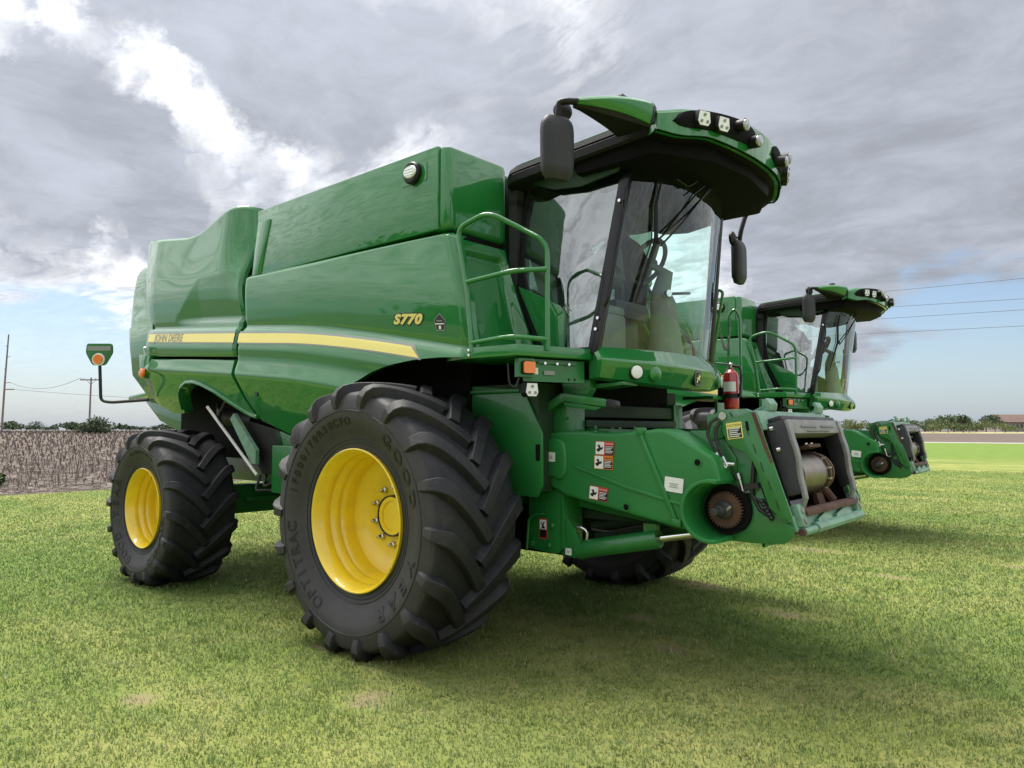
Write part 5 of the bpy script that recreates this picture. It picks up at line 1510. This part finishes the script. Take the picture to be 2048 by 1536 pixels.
def make_grass():
    az0 = math.atan2(fwd0.y, fwd0.x); N = 560000
    # distance pdf ~ n(d)*d
    ds = np.linspace(1.9, 34, 2000)
    n_d = np.where(ds < 4.5, 1.0, (4.5 / ds) ** 1.55) * ds
    cdf = np.cumsum(n_d); cdf /= cdf[-1]
    d = np.interp(rng.random(N), cdf, ds)
    a = az0 + (rng.random(N) - .5) * math.radians(96)
    x = CAM.x + d * np.cos(a); y = CAM.y + d * np.sin(a)
    keep = (x > -16.9 + .3 * np.sin(y))
    clump = np.sin(x * 7.3 + 2 * np.sin(y * 5.1)) * np.sin(y * 6.7 + 2 * np.sin(x * 4.3))
    for (bx, by, rx, ry) in BARE:
        q = ((x - bx) / rx) ** 2 + ((y - by) / ry) ** 2
        keep &= ~((q < 1.0) & (rng.random(N) < .80 * (1 - q)))
    # nothing grows where the tyres stand
    for (wx, wy, hx, hy) in ((0, -1.63, .28, .38), (0, 1.63, .28, .38), (-3.64, -1.63, .22, .33), (-3.64, 1.63, .22, .33)):
        keep &= ~((np.abs(x - wx) < hx) & (np.abs(y - wy) < hy))
    x, y, d, clump = x[keep], y[keep], d[keep], clump[keep]; N = len(x)
    sc = np.clip(d / 4.5, 1, 3.2) ** .75
    h = (.012 + .021 * rng.random(N) + .005 * clump) * np.clip(sc, 1, 1.35)
    tuft = np.sin(x * 2.1 + 1.7 * np.sin(y * 1.3)) * np.sin(y * 2.4 + 1.9 * np.sin(x * 1.1)) > .62
    h *= np.where(tuft, 1.25, .95) * np.where(rng.random(N) < .05, 1.6, 1.0)
    w = (.0022 + .0016 * rng.random(N)) * sc
    rot = rng.random(N) * 2 * np.pi; lean = (rng.random(N) ** .6) * 1.5; ldir = rng.random(N) * 2 * np.pi
    lx, ly = np.cos(ldir), np.sin(ldir); cx, cy = np.cos(rot) * w, np.sin(rot) * w
    V_ = np.zeros((N, 5, 3), np.float32)
    V_[:, 0] = np.stack([x - cx, y - cy, np.full(N, -.004)], 1); V_[:, 1] = np.stack([x + cx, y + cy, np.full(N, -.004)], 1)
    mx, my, mz = x + lx * h * lean * .35, y + ly * h * lean * .35, h * .55
    V_[:, 2] = np.stack([mx + cx * .8, my + cy * .8, mz], 1); V_[:, 3] = np.stack([mx - cx * .8, my - cy * .8, mz], 1)
    V_[:, 4] = np.stack([x + lx * h * lean, y + ly * h * lean, h * (1 - .25 * lean)], 1)
    me = bpy.data.meshes.new('grass')
    me.vertices.add(N * 5); me.vertices.foreach_set('co', V_.reshape(-1))
    base = (np.arange(N) * 5)[:, None]
    quad = base + np.array([0, 1, 2, 3]); tri = base + np.array([3, 2, 4])
    loops = np.concatenate([quad, tri], 1).reshape(-1)
    me.loops.add(N * 7); me.loops.foreach_set('vertex_index', loops.astype(np.int32))
    ls = np.stack([np.arange(N) * 7, np.arange(N) * 7 + 4], 1).reshape(-1)
    me.polygons.add(N * 2); me.polygons.foreach_set('loop_start', ls.astype(np.int32))
    me.update(calc_edges=True)
    at = me.attributes.new('rnd', 'FLOAT', 'POINT'); at.data.foreach_set('value', np.repeat(rng.random(N), 5).astype(np.float32))
    me.materials.append(MATS['grass_blade'])
    o = bpy.data.objects.new('grass', me); COL.objects.link(o)
    tag(o, 'short mown grass blades covering the lawn', 'grass', kind='stuff')


make_grass()


# ------------------------------------------------------------------ stubble
mat('straw_stalk', (.130, .105, .092), .9, var=.45, vscale=1.5)
mat('straw_pale', (.27, .230, .195), .9, var=.3, vscale=2)


def make_stubble():
    mb = MB(); pale = MB()
    R = random.Random(5)
    rows = []
    x = -17.8
    while x > -150:
        rows.append(x); x -= .76 * (1 + max(0, -x - 60) * .012)
    for k, x0 in enumerate(rows):
        dist = -x0 - 17
        y0, y1 = -7 - dist * .05, 18 + dist * .9
        step = .15 + dist * .013
        y = y0
        while y < y1:
            xx = x0 + R.uniform(-.12, .12); yy = y + R.uniform(-.08, .08); zz = rise(xx, yy) - .03
            h = R.uniform(.10, .36); w = .011 + dist * .0007
            lx, ly = R.gauss(0, .10) * h, R.gauss(0, .16) * h
            t = R.random() * 3
            v = [(xx + w * math.cos(t + a), yy + w * math.sin(t + a), zz) for a in (0, 2.1, 4.2)] + [(xx + lx + w * .8 * math.cos(t + a), yy + ly + w * .8 * math.sin(t + a), zz + h) for a in (0, 2.1, 4.2)]
            mb.add(v, [(0, 1, 4, 3), (1, 2, 5, 4), (2, 0, 3, 5), (3, 4, 5)])
            if R.random() < .30:   # a leaf hanging off
                p = R.uniform(.3, .9); ll = R.uniform(.12, .3); b = R.random() * 6.3
                q = (xx + lx * p, yy + ly * p, zz + h * p)
                mb.add([q, (q[0] + ll * .5 * math.cos(b), q[1] + ll * .5 * math.sin(b), q[2] + .05), (q[0] + ll * math.cos(b), q[1] + ll * math.sin(b), q[2] - .12), (q[0] + ll * .5 * math.cos(b), q[1] + ll * .5 * math.sin(b), q[2] + .015)], [(0, 1, 2, 3)])
            y += step * R.uniform(.7, 1.4)
    # litter lying between the rows
    for k in range(6500):
        d = R.random() ** 1.7 * 45
        xx = -17.3 - d; yy = R.uniform(-7, 18 + d * .9); zz = rise(xx, yy) - .012
        ll = R.uniform(.12, .75); b = R.gauss(1.2, .9); w = R.uniform(.008, .022) + d * .0006
        dx, dy = math.cos(b) * ll / 2, math.sin(b) * ll / 2; nx, ny = -math.sin(b) * w, math.cos(b) * w
        z1, z2 = zz + R.uniform(0, .10), zz + R.uniform(0, .10)
        tgt = pale if R.random() < .35 else mb
        tgt.add([(xx - dx - nx, yy - dy - ny, z1), (xx + dx - nx, yy + dy - ny, z2), (xx + dx + nx, yy + dy + ny, z2), (xx - dx + nx, yy - dy + ny, z1), (xx - dx, yy - dy, z1 + w * 1.2), (xx + dx, yy + dy, z2 + w * 1.2)],
                [(0, 1, 5, 4), (3, 4, 5, 2), (0, 4, 3), (1, 2, 5)])
    a = mb.build('stubble', 'straw_stalk', smooth=False); tag(a, 'grey brown stalks of cut crop stubble in the field', 'stubble', kind='stuff')
    b = pale.build('straw_litter', 'straw_pale', smooth=False); tag(b, 'pale straw scattered between the stubble rows', 'straw', kind='stuff')


make_stubble()


# ------------------------------------------------------------------ trees and shrubs
def leaf_mat(name, c1, c2):
    m = bpy.data.materials.new(name); m.use_nodes = True
    t = NT(m.node_tree); b = m.node_tree.nodes['Principled BSDF']
    pos = t.n('ShaderNodeTexCoord').outputs['Object']
    c = t.mix(t.ramp(t.noise(pos, .9, 5, .65), [(.35, 0.), (.65, 1.)]), c1, c2)
    m.node_tree.links.new(c, b.inputs['Base Color']); b.inputs['Roughness'].default_value = .7; b.inputs['Specular IOR Level'].default_value = .2
    MATS[name] = m


leaf_mat('leaf_dark', (.042, .062, .034), (.085, .115, .060))  # leaf tones raised slightly, distance haze put into the colour
leaf_mat('leaf_mid', (.060, .092, .040), (.115, .155, .070))
leaf_mat('leaf_light', (.085, .115, .040), (.150, .175, .070))


def crown(R, cx, cy, cz, rx, rz, n, size, taper=0.0):
    mb = MB()
    lobes = [(R.uniform(-.55, .55) * rx, R.uniform(-.55, .55) * rx, R.uniform(-.35, .55) * rz, R.uniform(.42, .68)) for _ in range(9)]
    for k in range(n):
        lx, ly, lz, lr = lobes[k % len(lobes)]
        while True:
            p = Vector((R.uniform(-1, 1), R.uniform(-1, 1), R.uniform(-1, 1)))
            if .25 < p.length < 1: break
        p *= R.uniform(.8, 1.12)
        tz = (lz + p.z * lr * rz); tp = 1 - taper * max(0, (tz / rz + .5))
        c = Vector((cx + (lx + p.x * lr * rx) * max(tp, .1), cy + (ly + p.y * lr * rx) * max(tp, .1), cz + tz))
        nrm = Vector((R.gauss(0, 1), R.gauss(0, 1), R.gauss(.4, 1))).normalized(); t = nrm.orthogonal().normalized(); b = nrm.cross(t); s = size * R.uniform(.6, 1.3)
        mb.add([c + t * s, c + b * s * .7 + t * .1 * s, c - t * s, c - b * s * .7], [(0, 1, 2, 3)])
    return mb


def tree(dist, px, height, width, leaf, label, name='tree', taper=0.0, seed=0, lift=.28, n=520, cat='tree'):
    dr = pix_dir(px, 860); dr.z = 0; dr.normalize(); p = Vector((CAM.x, CAM.y, 0)) + dr * dist
    z0 = rise(p.x, p.y); R = random.Random(seed)
    root = empty(name, (p.x, p.y, z0)); tag(root, label, cat, None)
    tr = MB(); hh = height
    tr.tube([(0, 0, -.2), (.05 * hh * .3, 0, hh * .25), (0, .02 * hh, hh * .55), (0, 0, hh * .8)], [.035 * hh, .028 * hh, .018 * hh, .006 * hh], 7)
    for k in range(5):
        a = R.random() * 6.3; z = hh * R.uniform(.25, .55)
        tr.tube([(0, 0, z), (math.cos(a) * width * .18, math.sin(a) * width * .18, z + hh * .14), (math.cos(a) * width * .33, math.sin(a) * width * .33, z + hh * .24)], [.014 * hh, .010 * hh, .004 * hh], 5)
    tr.build('trunk', 'bark', root)
    crown(R, 0, 0, hh * (lift + (1 - lift) * .5), width * .5, hh * (1 - lift) * .5, n, max(.10, height * .055), taper).build('crown', leaf, root, smooth=False)
    return root


TREES = [
    (250, 1712, 5.2, 5.5, 'leaf_light', 'pale rounded tree standing just right of the far cab', 0),
    (262, 1850, 5.2, 7.5, 'leaf_mid', 'leftmost broad tree right of the far feeder house', 0),
    (270, 1880, 6.3, 8.0, 'leaf_dark', 'second broad dark tree right of the far feeder house', 0),
    (275, 1908, 6.4, 8.5, 'leaf_mid', 'tallest wide tree in the middle of the right tree line', 0),
    (250, 1926, 6.2, 3.6, 'leaf_dark', 'narrow pointed dark tree in the middle of the right tree line', .5),
    (262, 1952, 4.4, 6.0, 'leaf_light', 'low pale tree right of the pointed dark tree', 0),
    (285, 1972, 6.4, 6.5, 'leaf_dark', 'dark round tree just left of the long barn', 0),
    (252, 1990, 3.2, 5.0, 'leaf_mid', 'short bushy tree in front of the left end of the barn', 0),
    (246, 2034, 2.4, 4.5, 'leaf_mid', 'small round bush in front of the long barn', 0),
    (300, 1780, 4.4, 7.0, 'leaf_dark', 'dark tree beyond the far feeder house arm', 0),
]
for k, (dist, px, h, w, lf, lb, tp) in enumerate(TREES):
    tree(dist, px, h * .88, w * 1.7, lf, lb, taper=tp, seed=20 + k, n=950, lift=.08)['group'] = 'trees beyond the road'
for k, (px, lf) in enumerate(((1866, 'leaf_light'), (1896, 'leaf_light'), (1938, 'leaf_mid'), (2010, 'leaf_light'))):
    nm = ('pale bush at the foot of the two broad trees', 'pale bush under the tallest wide tree', 'green bush at the foot of the pointed tree', 'pale bush before the barn, left of the round bush')[k]
    o = tree(240, px, 2.9, 6.2, lf, nm, name='bush', seed=50 + k, lift=.05, n=300, cat='bush'); o['group'] = 'bushes before the tree line'
tree(112, 186, 2.25, 4.6, 'leaf_dark', 'lone dark shrub in the stubble field below the crossarm pole', name='shrub', seed=77, lift=-.12, n=3200, cat='shrub')
tree(24.5, 0, .40, .40, 'leaf_mid', 'small green weed at the left edge of the stubble', name='weed', seed=78, lift=.0, n=160, cat='weed')
tree(760, 71, 9, 17, 'leaf_dark', 'dark hump of trees on the horizon left of the crossarm pole', seed=79, lift=0, n=500)


def belt(name, px0, px1, dist, hmin, hmax, n, leaf, label, seed):
    R = random.Random(seed); mb = MB()
    for k in range(n):
        px = R.uniform(px0, px1); dr = pix_dir(px, 860); dr.z = 0; dr.normalize(); dd = dist * R.uniform(.92, 1.1)
        p = Vector((CAM.x, CAM.y, 0)) + dr * dd; z0 = rise(p.x, p.y)
        h = lerp(hmin, hmax, .5 + .5 * math.sin(px * .043 + 1.3 * math.sin(px * .017))) * R.uniform(.6, 1.1)
        c = crown(R, p.x, p.y, z0 + h * .5, h * R.uniform(.7, 1.2), h * .55, 110, h * .15)
        mb.add(c.v, c.f)
    tag(mb.build(name, leaf, smooth=False), label, 'trees', kind='stuff')


belt('tree_belt', -300, 620, 900, 4, 9, 210, 'leaf_dark', 'thin far line of trees on the left horizon', 3)
R9 = random.Random(9); tb = MB()
for k in range(70):
    xx = -60 + 110 * R9.random(); yy = -46 - 10 * R9.random(); hh = R9.uniform(5.0, 9.5) * (.75 + .4 * math.sin(xx * .11))
    cw = crown(R9, xx, yy, hh * .5, hh * .7, hh * .5, 90, hh * .11); tb.add(cw.v, cw.f)
tag(tb.build('tree_belt', 'leaf_dark', smooth=False), 'row of trees reflected in the paint of the side panels', 'trees', kind='stuff')
belt('tree_belt', 1500, 2400, 420, 3, 6, 150, 'leaf_mid', 'far belt of trees behind the right tree line', 4)


# ------------------------------------------------------------------ barn
def barn():
    dr = pix_dir(2060, 860); dr.z = 0; dr.normalize(); p = Vector((CAM.x, CAM.y, 0)) + dr * 335; z0 = rise(p.x, p.y)
    ang = math.atan2(right.y, right.x)
    root = empty('barn', (p.x, p.y, z0), ang); tag(root, 'long low barn with brown roof and gabled porch at the right edge', 'barn')
    MB().span(-14, 18, -5, 5, 0, 3.6).build('wall', 'barn_wall', root)
    MB().prism([(-5.8, 3.5), (0, 6.4), (5.8, 3.5), (5.8, 3.3), (-5.8, 3.3)], 'x', -14.6, 18.6).build('roof', 'barn_roof', root)
    MB().prism([(-5.0, 2.3), (1, 5.7), (7.0, 2.3), (7.0, 2.0), (-5.0, 2.0)], 'y', -8.0, -1).build('porch_roof', 'barn_roof', root)
    for k in range(6): MB().span(-13 + k * 1.5, -12.2 + k * 1.5, -5.06, -4.99, 1.2, 2.6).build('window', 'dark_glass', root)
    for k in range(4): MB().span(-4 + k * 3.2, -3.8 + k * 3.2, -7.6, -7.4, 0, 2.1).build('post', 'barn_wall', root)
    MB().span(-2, 4, -5.07, -4.99, 0, 2.8).build('door', 'dark_glass', root)


barn()


# ------------------------------------------------------------------ poles and wires
def pole_at(px, dist):
    dr = pix_dir(px, 860); dr.z = 0; dr.normalize(); p = Vector((CAM.x, CAM.y, 0)) + dr * dist
    return p, rise(p.x, p.y)


p1, z1 = pole_at(3, 178)
r1 = empty('utility_pole', (p1.x, p1.y, z1), math.atan2(right.y, right.x)); tag(r1, 'tall single pole with side brackets at the left edge', 'pole', 'utility poles across the field')
MB().tube([(0, 0, -1), (.25, 0, 10), (.6, 0, 19.6)], [.20, .17, .12], 10).build('mast', 'weathered_pole', r1)
for (z, L) in ((17.2, -.5), (15.0, .6), (12.5, -.5), (9.8, .9)):
    MB().tube([(.25 + z * .015, 0, z), (.25 + z * .015 + L, 0, z + .1)], .06, 6).build('bracket', 'weathered_pole', r1)
MB().span(.3, 2.2, -.08, .08, 8.4, 8.6).build('crossarm', 'weathered_pole', r1)
p2, z2 = pole_at(178, 140)
r2 = empty('utility_pole', (p2.x, p2.y, z2), math.atan2(right.y, right.x)); tag(r2, 'utility pole with crossarm behind the dark shrub', 'pole', 'utility poles across the field')
MB().tube([(0, 0, -1), (.05, 0, 9.1)], [.17, .12], 10).build('mast', 'weathered_pole', r2)
MB().span(-1.75, 1.85, -.08, .08, 8.62, 8.80).build('crossarm', 'weathered_pole', r2)
for x in (-1.6, -1.2, .8, 1.6): MB().tube([(x, 0, 8.8), (x, 0, 8.95), (x, 0, 9.1)], [.05, .12, .06], 8).build('insulator', 'decal_white', r2)
for x in (-.7, .8): MB().tube([(x, 0, 8.65), (.05, 0, 7.9)], .035, 6).build('brace', 'weathered_pole', r2)


def wire(a, b, sag, r, label, n=24):
    a, b = Vector(a), Vector(b)
    pts = [a.lerp(b, t) + V(0, 0, -sag * 4 * t * (1 - t)) for t in np.linspace(0, 1, n)]
    o = MB().tube(pts, r, 5).build('power_line', 'wire'); tag(o, label, 'wire', 'power lines')


Rr = right
wire(p1 + Rr * 1.1 + V(0, 0, z1 + 10), p2 - Rr * 1.6 + V(0, 0, z2 + 9.1), 1.6, .032, 'thin wire from the tall left pole to the crossarm pole, upper of two')
wire(p1 + Rr * 2.1 + V(0, 0, z1 + 8.5), p2 + Rr * 40 + V(0, 0, z2 + 4.8), .6, .032, 'thin wire sagging across the left sky past the crossarm pole')
for (za, zb, lb) in ((10.25, 10.40, 'topmost of four power lines crossing the right sky'), (9.07, 9.39, 'second of four power lines from the top in the right sky'), (8.44, 8.67, 'third of four power lines from the top in the right sky'), (7.52, 7.75, 'lowest of four power lines crossing the right sky')):
    sl = (zb - za) / -7.4
    x0, x1 = -60.0, 70.0
    wire((x0, 45, za + sl * x0), (x1, 45, za + sl * x1), 0.0, .012, lb, 12)

# ================================================================== machines
near = build_combine()
tag(near, 'nearer green combine harvester with yellow wheels and open feeder house', 'combine', 'combine harvesters parked on the lawn')


def copy_tree(o, parent=None):
    c = o.copy(); COL.objects.link(c)
    if parent is not None:
        c.parent = parent
    for ch in list(o.children):
        copy_tree(ch, c)
    return c


far = copy_tree(near)
far.location = (-.944, 7.318, 0); far.rotation_euler = (0, 0, .0444)
for ch in list(far.children):
    if ch.name.split('.')[0] in ('handrail', 'boarding_steps'):
        for g in list(ch.children): bpy.data.objects.remove(g, do_unlink=True)
        bpy.data.objects.remove(ch, do_unlink=True)
tag(far, 'farther green combine harvester parked behind the nearer one', 'combine')


# fire extinguisher on the near machine's far platform
def extinguisher():
    ex, ey = 1.425, 1.24
    r = empty('fire_extinguisher', (ex, ey, 1.79)); tag(r, 'red fire extinguisher in a black bracket behind the near feeder house', 'fire extinguisher')
    b = MB(); b.lathe([(0, .001), (.0, .058), (.012, .066), (.03, .068), (.31, .068), (.345, .060), (.37, .035), (.38, .022), (.395, .022), (.395, .001)], (0, 0, 0), 'z', 28); b.build('cylinder', 'red_paint', r)
    MB().lathe([(.395, .001), (.395, .018), (.43, .020), (.44, .012), (.44, .001)], (0, 0, 0), 'z', 14).build('valve', 'steel', r)
    MB().tube([(.02, 0, .42), (-.06, -.02, .43), (-.13, -.04, .445)], [.010, .010, .007], 8).build('lever', 'steel', r)
    MB().tube(fillet([(.02, 0, .41), (.09, 0, .40), (.10, 0, .30), (.085, .0, .12)], .05), .012, 8).build('hose', 'hose', r)
    lab = MB(); rg = []
    for a in np.linspace(math.radians(190), math.radians(330), 16): rg.append([(.0695 * math.cos(a), .0695 * math.sin(a), .17), (.0695 * math.cos(a), .0695 * math.sin(a), .26)])
    lab.loft(rg, caps=False, closed=False); lab.build('label', 'decal_white', r)
    br = MB(); br.lathe([(.11, .071), (.11, .080), (.15, .080), (.15, .071), (.11, .071)], (0, 0, 0), 'z', 24); br.box((-.09, .03, .14), (.07, .10, .14)); br.box((.085, -.01, .135), (.03, .03, .03)); br.build('bracket', 'black_plastic', r)
    return r


extinguisher()
